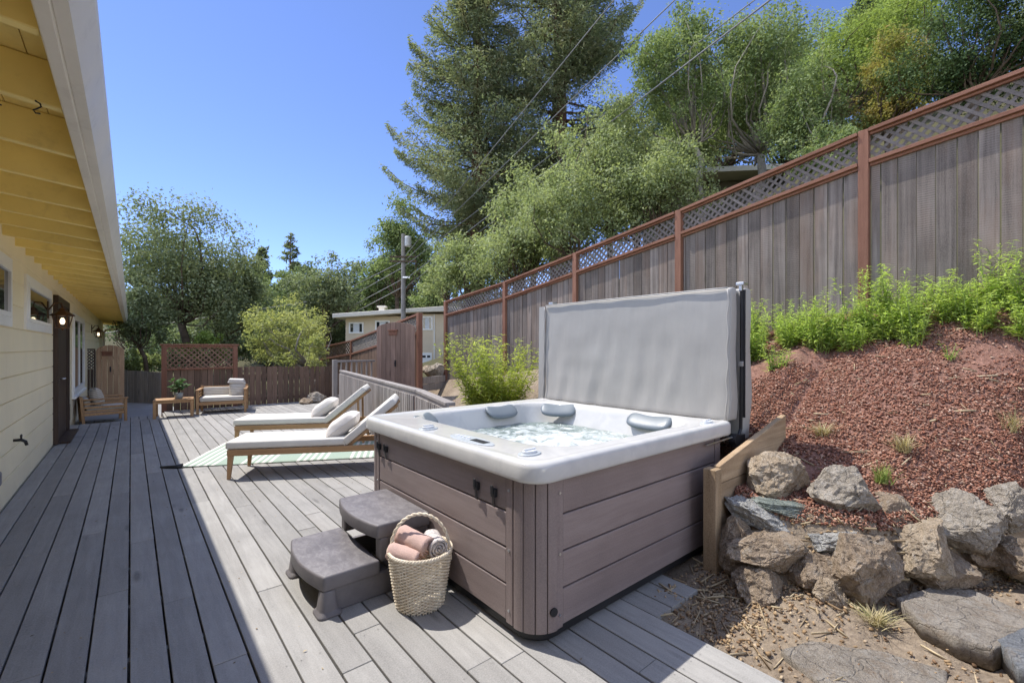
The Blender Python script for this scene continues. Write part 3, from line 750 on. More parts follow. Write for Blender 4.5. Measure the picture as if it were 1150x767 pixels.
# ------------------------------------------------------------------ basket and towels
def wick():
    m, nt, out = new_mat('pale wicker')
    oc = obj_coord(nt); geo = nt.nodes.new('ShaderNodeNewGeometry')
    n1 = noise_n(nt, oc, 9, 4, .6); n2 = noise_n(nt, oc, 70, 3, .7)
    c = mixc(nt, maprange(nt, n1, .35, .65), (.56, .46, .33), (.74, .66, .53)); c = mixc(nt, maprange(nt, n2, .4, .7, 0, .5), c, (.80, .74, .63))
    tn = nt.nodes.new('ShaderNodeVectorMath'); tn.operation = 'SCALE'; L(nt, c, tn.inputs[0]); L(nt, maprange(nt, geo.outputs['Random Per Island'], 0, 1, .8, 1.15), tn.inputs[3])
    pbsdf(nt, out, tn.outputs[0], .7, bump_n(nt, n2, .4, .003), .3); return m
M['wick'] = wick()
bk = thing('wicker_basket', 'pale round wicker basket with arched handle in front of the tub', 'basket', (1.305, 2.40, 0))
m = MB(); NS = 52
def brad(z): return .134 + .047 * (z / .31) ** .9
rows = 34
for i in range(rows):
    z = .012 + i * .0089
    pts = []
    for k in range(NS * 4):
        th = 2 * PI * k / (NS * 4)
        r = brad(z) + .0052 * math.sin(th * NS / 2 + PI * i) ; pts.append((r * math.cos(th), r * math.sin(th), z + .0012 * math.sin(th * 3 + i)))
    n = 5; o = len(m.v); NP = len(pts)
    for k, (x, y, zz) in enumerate(pts):
        l = math.hypot(x, y); ux, uy = x / l, y / l
        for q in range(n):
            a = 2 * PI * q / n; m.v.append((x + ux * .0045 * math.cos(a), y + uy * .0045 * math.cos(a), zz + .0050 * math.sin(a)))
    for k in range(NP):
        k2 = (k + 1) % NP
        for q in range(n): m.f.append((o + k * n + q, o + k2 * n + q, o + k2 * n + (q + 1) % n, o + k * n + (q + 1) % n))
m.build('woven_side', M['wick'], bk, smooth=True)
m = MB()
for k in range(NS):
    th = 2 * PI * k / NS; m.tube([(brad(z) * math.cos(th), brad(z) * math.sin(th), z) for z in (.0, .1, .2, .312)], .0038, 5)
m.lathe([(.0, .012), (.126, .012), (.126, .018), (.0, .018)], (0, 0, 0), 32)
m.build('stakes', M['wick'], bk)
m = MB()
for ph in (0, 2.1, 4.2):
    m.tube([((brad(.31) + .006 * math.cos(t * 22 + ph)) * math.cos(t), (brad(.31) + .006 * math.cos(t * 22 + ph)) * math.sin(t), .318 + .007 * math.sin(t * 22 + ph)) for t in [2 * PI * i / 180 for i in range(181)]], .0058, 6)
m.build('rim', M['wick'], bk, smooth=True)
m = MB(); ha = math.radians(-38)
for ph in (0, PI):
    pts = []
    for i in range(61):
        t = PI * i / 60; a = t * 16 + ph
        r = .176; q = Vector((r * math.cos(t), 0, .25 + .27 * math.sin(t) ** .8)); nrm = Vector((math.cos(t), 0, math.sin(t)))
        q += nrm * (.005 * math.cos(a)) + Vector((0, 1, 0)) * (.005 * math.sin(a)); pts.append(Matrix.Rotation(ha, 3, 'Z') @ q)
    m.tube(pts, .0065, 6)
m.build('handle', M['wick'], bk, smooth=True)
def terry(name, col, pat=None):
    mm, nt, out = new_mat(name); oc = obj_coord(nt)
    n1 = noise_n(nt, oc, 180, 3, .8); n0 = noise_n(nt, oc, 9, 3)
    c = mixc(nt, maprange(nt, n1, .3, .7), tuple(x * .8 for x in col), tuple(min(1, x * 1.1) for x in col))
    if pat: c = mixc(nt, maprange(nt, noise_n(nt, oc, 34, 3, .6, 1.5), .52, .58), c, pat)
    p = pbsdf(nt, out, c, .95, bump_n(nt, math_n(nt, 'ADD', n1, n0), .8, .006), .1)
    return mm
R3 = Vector((CS, -SN, 0)); F3 = Vector((SN, CS, 0))
def towel(label, mat, c, d, r, ln, turns=3.2):
    d = Vector(d).normalized(); u = d.cross(Vector((0, 0, 1))).normalized(); v = u.cross(d)
    m = MB(); nseg = 90; th = r / (turns + .4)
    outer = []; inner = []
    for i in range(nseg + 1):
        t = i / nseg; a = -t * turns * 2 * PI; rad = r * (.12 + .88 * t)
        outer.append((rad * math.cos(a), rad * math.sin(a))); inner.append(((rad - th * .72) * math.cos(a), (rad - th * .72) * math.sin(a)))
    rings = []
    for j in range(15):
        s = j / 14; ring = []
        for (x, y) in outer + inner[::-1]:
            w_ = 1 + .05 * mnoise.noise(Vector((x * 20 + c[0], y * 20, s * 4)))
            e = .012 * mnoise.noise(Vector((x * 30, y * 30, 2))) if j in (0, 14) else 0
            ring.append(Vector(c) + d * (ln * (s - .5) + e) + u * x * w_ + v * y * w_)
        rings.append(ring)
    m.loft(rings, True, True)
    return solo(m, 'rolled_towel', mat, label, 'towel', 'rolled towels in the basket', smooth=True)
b0 = Vector((1.305, 2.40, 0))
pk = terry('pink terry', (.60, .42, .365))
towel('pink rolled towel on top with its spiral end showing', pk, b0 + Vector((0, 0, .365)) - R3 * .03, R3 * .8 - F3 * .5 - Vector((0, 0, .14)), .062, .22)
towel('pink rolled towel lower in the basket beneath the other pink one', pk, b0 + Vector((0, 0, .305)) - R3 * .075 - F3 * .055, R3 * .9 - F3 * .3 - Vector((0, 0, .12)), .055, .19)
towel('white and grey patterned rolled towel behind the pink ones', terry('patterned terry', (.66, .60, .57), (.36, .34, .35)), b0 + Vector((0, 0, .335)) + R3 * .085 + F3 * .03, R3 * .35 - F3 * .85 + Vector((0, 0, .05)), .062, .2)

# ------------------------------------------------------------------ rug, chaises and pillows
def rug_mat():
    m, nt, out = new_mat('green striped rug')
    oc = obj_coord(nt); sx = nt.nodes.new('ShaderNodeSeparateXYZ'); L(nt, oc, sx.inputs[0]); X = sx.outputs[0]
    grp = math_n(nt, 'LESS_THAN', math_n(nt, 'FRACT', math_n(nt, 'DIVIDE', X, .66)), .58)
    st_ = math_n(nt, 'LESS_THAN', math_n(nt, 'FRACT', math_n(nt, 'DIVIDE', X, .083)), .46)
    c = mixc(nt, math_n(nt, 'MULTIPLY', grp, st_), (.27, .355, .285), (.64, .64, .585))
    n = noise_n(nt, oc, 240, 2, .7); c = mixc(nt, maprange(nt, n, .3, .7, 0, .25), c, (.6, .62, .56))
    pbsdf(nt, out, c, .95, bump_n(nt, n, .6, .004), .1); return m
RA = math.atan2(-.45, .89)
rug = thing('rug', 'green outdoor rug with white stripes lying under the two loungers', 'rug', (.47, 6.98, 0), RA)
m = MB(); nx, ny = 60, 24; LX, LY = 3.0, 1.45
vs = []
for i in range(nx + 1):
    for j in range(ny + 1):
        u_, v_ = i / nx * LX, j / ny * LY
        vs.append((u_, v_, .012 + .006 * max(0, mnoise.noise(Vector((u_ * 2.2, v_ * 2, 0)))) + .012 * math.exp(-u_ / .08)))
m.add(vs, [(i * (ny + 1) + j, (i + 1) * (ny + 1) + j, (i + 1) * (ny + 1) + j + 1, i * (ny + 1) + j + 1) for i in range(nx) for j in range(ny)])
o = m.build('woven_field', rug_mat(), rug, smooth=True); sol = o.modifiers.new('t', 'SOLIDIFY'); sol.thickness = .007; sol.offset = -1
m = MB(); m.tube([(.02, .02, .02), (-.06, .0, .02), (-.16, .03, .014), (-.24, .06, .012)], [.035, .022, .018, .012], 8); m.build('curled_corner', M['dark'], rug, smooth=True)

def cushion(m, x0, x1, y0, y1, z0, z1): m.box(x0, x1, y0, y1, z0, z1)
CA = math.atan2(-.49, .87)
def make_chaise(label, loc):
    t = thing('lounge_chair', label, 'lounger', loc, CA, 'wooden loungers on the rug')
    W = .64
    m = MB()
    for y in (0.0, W - .04): m.box(.0, 1.98, y, y + .04, .265, .335)
    m.box(.0, .04, .041, W - .041, .265, .335); m.box(1.94, 1.98, .041, W - .041, .265, .335)
    for k in range(12): m.box(.09 + k * .1, .15 + k * .1, .041, W - .041, .318, .334)
    m.build('frame', M['teak'], t, bevel=.005)
    for x in (.035, 1.80):
        for y in (.02, W - .02):
            m = MB(); m.bar((x, y, .266), (x + (-.02 if x < 1 else .03), y, .0), .055, .055, (0, 1, 0), .62); m.build('leg', M['teakz'], t, bevel=.005)
    m = MB(); cushion(m, -.025, 1.27, .015, W - .015, .337, .425); sc = m.build('seat_cushion', M['fabric'], t, bevel=.022, seg=3, smooth=True)
    m = MB(); m.box(1.26, 1.275, .02, W - .02, .28, .40); m.build('hinge_strap', M['fabric'], sc)
    ang = math.radians(40); R_ = Matrix.Translation((1.29, 0, .335)) @ Matrix.Rotation(-ang, 4, 'Y')
    m = MB()
    for y in (.045, W - .085): m.box(.0, .74, y, y + .04, -.04, -.004)
    for k in range(7): m.box(.03 + k * .108, .09 + k * .108, .086, W - .086, -.028, -.006)
    bf = m.build('back_frame', M['teak'], t, xf=R_, bevel=.004)
    m = MB(); cushion(m, -.01, .76, .015, W - .015, 0.0, .09); m.build('back_cushion', M['fabric'], t, xf=R_, bevel=.022, seg=3, smooth=True)
    m = MB()
    for y in (.07, W - .07): m.bar((1.75, y, .30), (1.74, y, .68), .03, .02, (0, 1, 0))
    m.build('prop', M['teak'], t, bevel=.003)
    return t
ch1 = make_chaise('nearer wooden lounger with white cushions and raised back', (.83, 6.02, 0))
ch2 = make_chaise('farther wooden lounger with white cushions beside the slatted railing', (1.17, 7.79, 0))
def pillow_mat(name, col, stripe=None):
    m, nt, out = new_mat(name); oc = obj_coord(nt); n = noise_n(nt, oc, 220, 2, .7)
    c = mixc(nt, maprange(nt, n, .3, .7), tuple(x * .93 for x in col), col)
    if stripe:
        sx = nt.nodes.new('ShaderNodeSeparateXYZ'); L(nt, oc, sx.inputs[0])
        s_ = math_n(nt, 'LESS_THAN', math_n(nt, 'FRACT', math_n(nt, 'MULTIPLY', sx.outputs[2], stripe[1])), .35); c = mixc(nt, s_, c, stripe[0])
    pbsdf(nt, out, c, .95, bump_n(nt, math_n(nt, 'ADD', n, math_n(nt, 'MULTIPLY', noise_n(nt, oc, 9, 3), 4)), .4, .006), .1); return m
M['pil'] = pillow_mat('soft white linen', (.64, .60, .56)); M['pilstripe'] = pillow_mat('striped cream linen', (.60, .56, .50), ((.36, .31, .25), 26))
def pillow(label, loc, rz, tilt, s=.43, mat='pil', group='scatter pillows', th=.20, name='scatter_pillow'):
    m = MB(); n = 20; vs = []; fs = []
    for side in (1, -1):
        o = len(vs)
        for i in range(n + 1):
            for j in range(n + 1):
                u_, v_ = 2 * i / n - 1, 2 * j / n - 1
                k = (1 - u_ ** 4) * (1 - v_ ** 4); pin = 1 - .07 * (1 - abs(u_) ** 2 * abs(v_) ** 2) * 0 - .08 * (abs(u_ * v_) < 0) 
                e = 1 - .06 * (u_ * u_ + v_ * v_ - 2 * u_ * u_ * v_ * v_) * .9
                h = side * th / 2 * max(k, 0) ** .55 * (1 + .12 * mnoise.noise(Vector((u_ * 2.3, v_ * 2.3, side * 3 + loc[0]))))
                vs.append((u_ * s / 2 * e, h, v_ * s / 2 * e))
        fs += [(o + i * (n + 1) + j, o + (i + 1) * (n + 1) + j, o + (i + 1) * (n + 1) + j + 1, o + i * (n + 1) + j + 1) for i in range(n) for j in range(n)]
    m.add(vs, fs)
    o = solo(m, name, M[mat], label, 'pillow', group, smooth=True)
    o.location = loc; o.rotation_euler = (tilt, 0, rz); return o
def on(t, x, y, z): return Matrix.Translation(t.location) @ Matrix.Rotation(t.rotation_euler[2], 4, 'Z') @ Vector((x, y, z))
pillow('plump white pillow leaning on the raised back of the nearer lounger', on(ch1, 1.21, .30, .545), CA - PI / 2, -.95, .42)
pillow('plump white pillow leaning on the raised back of the farther lounger', on(ch2, 1.21, .30, .545), CA - PI / 2, -.95, .42)

# ------------------------------------------------------------------ far seats, table, plant
def lounge_seat(name, label, cat, loc, rz, W, mat='teak'):
    t = thing(name, label, cat, loc, rz, 'slatted wooden seats at the far end of the deck'); h = W / 2
    for sx_ in (-1, 1):
        m = MB(); m.box(sx_ * h - .025, sx_ * h + .025, -.36, -.31, 0, .52); m.build('leg', M['teakz'], t, bevel=.004)
        m = MB(); m.bar((sx_ * h, .33, 0), (sx_ * h, .37, .60), .05, .05, (1, 0, 0)); m.build('leg', M['teakz'], t, bevel=.004)
        m = MB(); m.box(sx_ * h - .035, sx_ * h + .035, -.38, .36, .522, .55)
        for k in range(3): m.box(sx_ * h - .012, sx_ * h + .012, -.308, .33, .27 + k * .08, .31 + k * .08)
        m.build('arm', M['teak'], t, bevel=.004)
    m = MB(); m.box(-h + .026, h - .026, -.35, -.31, .20, .27); m.box(-h + .026, h - .026, .30, .335, .20, .27); m.box(-h - .015, -h + .015, -.308, .33, .20, .26); m.box(h - .015, h + .015, -.308, .33, .20, .26)
    m.build('seat_frame', M['teak'], t, bevel=.004)
    m = MB()
    for k in range(4): m.bar((-h + .02, .345 + .006 * k, .33 + k * .075), (h - .02, .345 + .006 * k, .33 + k * .075), .02, .05)
    m.build('back_slats', M['teak'], t, bevel=.003)
    m = MB(); m.box(-h + .035, h - .035, -.345, .29, .275, .375); m.build('seat_cushion', M['pilstripe'], t, bevel=.025, seg=3, smooth=True)
    m = MB(); m.box(-h + .035, h - .035, -.05, .05, 0, .20); m.build('back_cushion', M['pilstripe'], t, xf=Matrix.Translation((0, .27, .36)) @ Matrix.Rotation(-.12, 4, 'X'), bevel=.03, seg=3, smooth=True) if name != 'armchair' or True else None
    return t
s1 = lounge_seat('armchair', 'wooden slatted armchair with striped cushion in shade by the house wall', 'armchair', (-.47, 13.35, -.13), PI / 2 + .12, .82)
s2 = lounge_seat('loveseat', 'wooden slatted loveseat in the sun before the dark brown fence', 'loveseat', (1.66, 12.5, 0), -.22, .92)
pillow('cream striped pillow on the armchair by the house wall', on(s1, .0, .10, .555), PI / 2 + .2, -.25, .42, 'pilstripe', 'pillows on the far seats')
pillow('cream pillow standing at the right end of the sunny loveseat', on(s2, .28, .0, .50), -.3, -.2, .34, 'pilstripe', 'pillows on the far seats')
m = MB()
for q in range(3):
    m.box(-.17 + .01 * q, .17 - .012 * q, -.1, .1 - .01 * q, q * .03, q * .03 + .028)
o = solo(m, 'folded_throw', M['pil'], 'cream folded throw lying on top of the loveseat pillow', 'throw', bevel=.012, seg=3, smooth=True); o.location = on(s2, .26, .04, .665); o.rotation_euler = (.1, .06, -.3)
tb = thing('coffee_table', 'low wooden table holding a potted plant on the far deck', 'table', (.72, 12.3, 0), -.1)
m = MB()
for k in range(6): m.box(-.35, .35, -.25 + k * .0845, -.25 + k * .0845 + .079, .36, .385)
m.box(-.33, .33, -.235, -.215, .31, .358); m.box(-.33, .33, .225, .245, .31, .358); m.box(-.33, -.31, -.213, .223, .31, .358); m.box(.31, .33, -.213, .223, .31, .358)
m.build('tabletop', M['teak'], tb, bevel=.004)
for x in (-.32, .32):
    for y in (-.225, .235):
        m = MB(); m.box(x - .028, x + .028, y - .028, y + .028, 0, .356); m.build('leg', M['teakz'], tb, bevel=.004)
pl = thing('potted_plant', 'small leafy plant in a grey pot on the low wooden table', 'potted plant', (.80, 12.28, .386))
m = MB(); m.lathe([(.06, 0), (.075, .02), (.085, .12), (.078, .125), (.07, .10), (0, .10)], n=20); m.build('pot', paint('grey glazed pot', (.28, .29, .28), .4, .1, 9), pl, smooth=True)
rng = np.random.default_rng(3); m = MB(); cs = []; ns = []; ds = []; ls = []
for k in range(16):
    a = rng.uniform(0, 2 * PI); hgt = rng.uniform(.14, .36); sp = rng.uniform(.05, .2)
    tip = Vector((sp * math.cos(a), sp * math.sin(a), .1 + hgt)); m.tube([(0, 0, .09), (tip.x * .4, tip.y * .4, .1 + hgt * .6), tip], [.004, .003, .002], 4)
    for q in range(5):
        f = rng.uniform(.5, 1); p = Vector((tip.x * f, tip.y * f, .1 + hgt * f)); b = rng.uniform(0, 2 * PI); dd = Vector((math.cos(b), math.sin(b), rng.uniform(-.2, .5)))
        cs.append(p + dd * .05); ds.append(dd); ns.append((rng.normal() * .4, rng.normal() * .4, 1)); ls.append(rng.uniform(.09, .15))
m.build('stems', M['bark'], pl)
v, f = leaf_quads(np.array(cs), np.array(ns), ls, np.array(ls) * .55, rng, np.array(ds))
np_mesh('leaves', v, f, leaf_mat('potted leaf green', (.07, .14, .05), (.11, .20, .08), None, .25, .35, 6), pl)
# ------------------------------------------------------------------ fences
def lattice_panel(m, p0, p1, h, sp=.085, wd=.034, th=.007):
    """two crossing layers of strips filling the sheared panel above the line p0-p1"""
    p0 = Vector(p0); p1 = Vector(p1); ln = (p1 - p0).length; d = (p1 - p0) / ln
    nrm = Vector((d.x, d.y, 0)).cross(Vector((0, 0, 1))).normalized()
    for fam, off in ((1, -.004), (-1, .004)):
        c = -h if fam > 0 else 0
        end = ln if fam > 0 else ln + h
        while c < end:
            # strip: s = c + fam*w ; w in [0,h]
            w0, w1 = 0.0, h
            s0, s1 = c + fam * w0, c + fam * w1
            def clipw(lim):
                return (lim - c) / fam
            for lim, lower in ((0, True), (ln, False)):
                if lower:
                    if s0 < 0: w0 = clipw(0)
                    if s1 < 0: w1 = clipw(0)
                else:
                    if s0 > ln: w0 = clipw(ln)
                    if s1 > ln: w1 = clipw(ln)
            if w1 - w0 > .02:
                a = p0 + d * (c + fam * w0) + Vector((0, 0, w0)) + nrm * off; b = p0 + d * (c + fam * w1) + Vector((0, 0, w1)) + nrm * off
                m.bar(a, b, th, wd, (b - a).cross(nrm))
            c += sp * 1.414
def boards(m, a, b, z0f, z1f, wd=.14, gap=.006, th=.018, seed=1, jag=0.0):
    a = Vector((a[0], a[1], 0)); b = Vector((b[0], b[1], 0)); ln = (b - a).length; d = (b - a) / ln; n = Vector((-d.y, d.x, 0)); r = random.Random(seed); s = 0
    while s < ln - .01:
        w_ = min(wd * r.uniform(.93, 1.04), ln - s); e = s + w_ - gap * r.uniform(.5, 2.2); off = r.uniform(-.003, .003)
        za0, za1, zb0, zb1 = z0f(s / ln), z0f(e / ln), z1f(s / ln) + r.uniform(-jag, jag) , z1f(e / ln) + r.uniform(-jag, jag) * .3
        q = []
        for zz0, zz1, ss in ((za0, zb0, s), (za1, zb1, e)):
            for k in (off, off + th): q += [a + d * ss + n * k + Vector((0, 0, zz0)), a + d * ss + n * k + Vector((0, 0, zz1))]
        m.add(q, [(0, 1, 3, 2), (4, 6, 7, 5), (0, 4, 5, 1), (2, 3, 7, 6), (0, 2, 6, 4), (1, 5, 7, 3)]); s += w_
FX = 6.1
fy = [9.87, 7.5, 5.5, 3.5, 1.33, -.85, -3.0]; fz = [2.64, 2.87, 3.16, 3.46, 3.82, 4.07, 4.30]
fence = thing('redwood_fence', 'long grey board fence with redwood posts and lattice top climbing the bank', 'fence', (FX, 4, 1.2))
for i, (y, z) in enumerate(zip(fy, fz)):
    m = MB(); m.box(FX - .05, FX + .045, y - .047, y + .047, Tz(FX, y) - .3, z + .02); m.build('post', M['redz'], fence, True, bevel=.005)
    if i + 1 < len(fy):
        y2, z2 = fy[i + 1], fz[i + 1]; ya, yb = y - .05, y2 + .05
        zt = lambda yy: z + (z2 - z) * (y - yy) / (y - y2)
        ga, gb = Tz(FX, ya) - .12, Tz(FX, yb) - .12
        m = MB(); boards(m, (FX + .02, yb), (FX + .02, ya), lambda s: gb + (ga - gb) * s, lambda s: zt(yb + (ya - yb) * s) - .36, .145, .006, .019, i + 3)
        m.build('board_panel', M['greyfence'], fence, True, bevel=.002, seg=1)
        m = MB(); lattice_panel(m, (FX + .01, ya, zt(ya) - .325), (FX + .01, yb, zt(yb) - .325), .29, .072, .030); m.build('lattice_panel', M['lattice'], fence, True)
        m = MB(); m.bar((FX - .015, ya, zt(ya) - .005), (FX - .015, yb, zt(yb) - .005), .11, .038); m.build('cap_rail', M['redy'], fence, True, bevel=.004)
        m = MB(); m.bar((FX - .02, ya, zt(ya) - .335), (FX - .02, yb, zt(yb) - .335), .085, .04); m.bar((FX - .012, ya, zt(ya) - .362), (FX - .012, yb, zt(yb) - .362), .03, .05); m.bar((FX - .018, ya, zt(ya) - .037), (FX - .018, yb, zt(yb) - .037), .03, .026)
        m.build('middle_rail', M['redy'], fence, True, bevel=.004)
# sloping lattice fence farther off
A = U(471, 353, 10.5); B = U(395, 383, 15); Cc = U(352, 392, 16.5)
f2 = thing('lattice_fence', 'dark lattice topped fence sloping down behind the round topped gate', 'fence', (5.1, 12, 0))
m = MB(); m.box(A.x - .055, A.x + .055, A.y - .055, A.y + .055, .2, A.z + .03); m.build('post', M['redz'], f2, True, bevel=.005)
m = MB(); m.box(B.x - .05, B.x + .05, B.y - .05, B.y + .05, -.6, B.z + .03); m.build('post', M['redz'], f2, True, bevel=.005)
for q, (a, b) in enumerate(((A, B), (B, Cc))):
    d = (b - a).normalized() * .06; a2, b2 = a + d, b - d
    m = MB(); m.bar(a2, b2, .10, .05); m.build('cap_rail', M['redy'], f2, True, bevel=.004)
    m = MB(); lattice_panel(m, a2 - Vector((0, 0, .40)), b2 - Vector((0, 0, .40)), .37, .09, .036); m.build('lattice_panel', M['lattice'] if q == 0 else M['brownfence'], f2, True)
    m = MB(); m.bar(a2 - Vector((0, 0, .43)), b2 - Vector((0, 0, .43)), .08, .06); m.build('middle_rail', M['redy'], f2, True, bevel=.004)
    m = MB(); boards(m, (a2.x, a2.y), (b2.x, b2.y), lambda s: -.5, lambda s: a2.z + (b2.z - a2.z) * s - .46, .14, .006, .018, 31 + q); m.build('board_panel', M['brownfence'], f2, True)
# arched gates
def gate(label, a, b, zb, ztop, rise, mat, nb, plaque, seed):
    a = Vector((a[0], a[1], 0)); b = Vector((b[0], b[1], 0)); ln = (b - a).length
    t = thing('garden_gate', label, 'gate', (a.x, a.y, zb), math.atan2(b.y - a.y, b.x - a.x), 'arched wooden garden gates')
    m = MB(); wd = ln / nb
    def top(s): u_ = 2 * s / ln - 1; return ztop - zb - rise * (1 - math.sqrt(max(0, 1 - (.97 * u_) ** 2))) 
    for k in range(nb):
        s0, s1 = k * wd + .002, (k + 1) * wd - .003; n = 5
        pl_ = [(s0, 0.0), (s1, 0.0)] + [(s1 + (s0 - s1) * i / n, top(s1 + (s0 - s1) * i / n)) for i in range(n + 1)]
        m.prism(pl_, 'y', .0, .022)
    m.build('boards', mat, t, bevel=.002, seg=1)
    m = MB(); m.box(.03, ln - .03, .024, .06, .25, .34); m.box(.03, ln - .03, .024, .06, ztop - zb - rise - .2, ztop - zb - rise - .11); m.build('braces', mat, t)
    m = MB(); m.box(ln * plaque - .12, ln * plaque + .10, -.018, -.001, ztop - zb - .30, ztop - zb - .20); m.box(ln * plaque - .13, ln * plaque + .11, -.05, -.001, ztop - zb - .20, ztop - zb - .17); m.build('plaque', M['redy'], t, bevel=.002)
    m = MB(); m.box(ln * .5 - .015, ln * .5 + .015, -.02, -.001, .95, 1.1); m.tube([(ln * .5, -.02, 1.0), (ln * .5, -.05, 1.03), (ln * .5, -.02, 1.07)], .006, 6); m.build('latch', M['dark'], t)
    return t
g1a = U(423, 400, 10.75); g1b = U(466, 400, 10.42)
gate('brown round topped gate beside the tall post with the long fence behind', (g1a.x, g1a.y), (g1b.x, g1b.y), .1, U(446, 362, 10.6).z, .17, wood('brown gate boards', (.16, .10, .075), (.30, .20, .15), 'z', 30, 1.2, .8, .3), 8, .45, 1)
gate('tan arched gate at the end of the house in the shade', (-.74, 17.0), (-.14, 17.0), -.14, 1.56, .2, M['gatewood'], 5, .4, 2)
m = MB(); t = thing('lattice_screen', 'narrow dark lattice screen between the house wall and the tan gate', 'screen', (-.83, 17.0, -.14))
m.box(-.09, .075, -.03, .03, 1.56, 1.60); m.box(.045, .085, -.03, .03, 0, 1.56); m.build('frame', M['darkwood'], t)
m = MB(); lattice_panel(m, (-.09, 0, 1.05), (.045, 0, 1.05), .5, .06, .025); m.build('lattice_panel', M['darkwood'], t)
m = MB(); boards(m, (-.09, 0), (.045, 0), lambda s: 0.0, lambda s: 1.04, .07, .004); m.build('board_panel', M['darkwood'], t)
# pale grey fence behind the path
t = thing('board_fence', 'low silvery board fence at the end of the shaded path', 'fence', (.2, 17.4, -.2))
a, b = U(136, 400, 13.6), U(186, 400, 13.2); m = MB(); boards(m, (a.x, a.y), (b.x, b.y), lambda s: -.25, lambda s: .82 - .05 * s, .13, .008, .018, 9, .012); m.build('boards', M['paleboard'], t, True)
m = MB(); m.bar((a.x, a.y + .06, .55), (b.x, b.y + .06, .5), .04, .09); m.bar((a.x, a.y + .06, .0), (b.x, b.y + .06, .0), .04, .09); m.build('rails', M['paleboard'], t, True)
# brown fence with lattice, and the lower run beside it
FYB = 13.5
t = thing('privacy_fence', 'dark brown fence section with a lattice top behind the seats', 'fence', (1.3, FYB, 0))
for x in (.60, 2.05):
    m = MB(); m.box(x - .05, x + .05, FYB - .05, FYB + .05, -.3, 1.54); m.build('post', M['redz'], t, True, bevel=.005)
m = MB(); m.box(.52, 2.13, FYB - .06, FYB + .06, 1.542, 1.58); m.box(.651, 1.999, FYB - .03, FYB + .03, 1.49, 1.54); m.build('cap_rail', M['redz'], t, True, bevel=.004)
m = MB(); m.box(.651, 1.999, FYB - .035, FYB + .035, .955, 1.0); m.build('middle_rail', M['redz'], t, True, bevel=.004)
m = MB(); lattice_panel(m, (.651, FYB, 1.0), (1.999, FYB, 1.0), .49, .085, .032); m.build('lattice_panel', wood('brown lattice', (.13, .075, .05), (.24, .155, .11), 'x', 20, 2, .8, .3), t, True)
m = MB(); boards(m, (.651, FYB), (1.999, FYB), lambda s: -.2, lambda s: .954, .135, .009, .018, 17); m.build('board_panel', M['brownfence'], t, True)
t = thing('board_fence', 'low dark brown board fence running right under the yellow green shrub', 'fence', (3.3, FYB, 0))
m = MB(); boards(m, (2.11, FYB + .01), (4.75, FYB - .25), lambda s: -.2, lambda s: 1.0 - .05 * s, .135, .012, .018, 18, .02); m.build('boards', M['brownfence'], t, True)
m = MB(); m.bar((2.11, FYB + .06, .75), (4.75, FYB - .2, .72), .04, .09); m.bar((2.11, FYB + .06, .15), (4.75, FYB - .2, .15), .04, .09); m.build('rails', M['brownfence'], t, True)
# railings
t = thing('deck_railing', 'silvered slatted deck railing with flat cap behind the loungers', 'railing', (3.0, 7, 0))
pts = [Vector((3.87, 11.07, 0)), Vector((2.86, 5.34, 0)), Vector((2.50, 4.0, 0))]
for q in (0, 1):
    a, b = pts[q], pts[q + 1]; n = (4, 1)[q]
    d = (b - a).normalized()
    m = MB(); m.bar(a + Vector((0, 0, .93)) + d * .02 + Vector((.03, 0, 0)), b + Vector((.03, 0, .93 if q == 0 else .91)) - d * .02, .11, .038); m.build('cap', M['rail'], t, True, bevel=.005)
    m = MB(); s = .06; r = random.Random(q); ln = (b - a).length; side = Vector((d.y, -d.x, 0))
    while s < ln - .05:
        p_ = a + d * s + side * .025; lean = r.uniform(-.006, .006)
        m.bar(p_ + Vector((0, 0, -.1)), p_ + d * lean + Vector((0, 0, .865)), .062, .02, side); s += .088 + r.uniform(-.006, .006)
    m.build('baluster_panel', M['rail'], t, True)
    m = MB(); m.bar(a + Vector((0, 0, .88)) - side * .0 + d * .02, b + Vector((0, 0, .88)) - side * .0 - d * .02, .03, .07); m.build('rail', M['rail'], t, True)
    m = MB(); m.bar(a + Vector((0, 0, .12)) + side * .005, b + Vector((0, 0, .12)) + side * .005, .03, .07); m.build('rail', M['rail'], t, True)
    for k in range(n):
        p_ = a + (b - a) * (k / n); m = MB(); m.bar(p_ + Vector((0, 0, -.2)) + side * -.07, p_ + Vector((0, 0, .908)) + side * -.07, .085, .085, side); m.build('post', M['rail'], t, True, bevel=.004)
t = thing('stair_railing', 'grey stair railing with square post beside the yellow green shrub', 'railing', (4.2, 12.2, 0))
a, b = U(376, 400, 12.0), U(421, 400, 12.6); a.z = b.z = 0
m = MB(); m.box(a.x - .055, a.x + .055, a.y - .055, a.y + .055, -.3, 1.17); m.build('post', M['rail'], t, True, bevel=.005)
dd = (b - a).normalized(); m = MB()
m.bar(a + dd * .06 + Vector((0, 0, 1.13)), b + Vector((0, 0, 1.13)), .09, .05); m.bar(a + dd * .06 + Vector((0, 0, .2)), b + Vector((0, 0, .2)), .05, .08); m.build('rails', M['rail'], t, True, bevel=.003)
m = MB(); s = .16
while s < (b - a).length: m.bar(a + dd * s + Vector((0, 0, .24)), a + dd * s + Vector((0, 0, 1.10)), .045, .035, dd); s += .135
m.build('balusters', M['rail'], t, True)
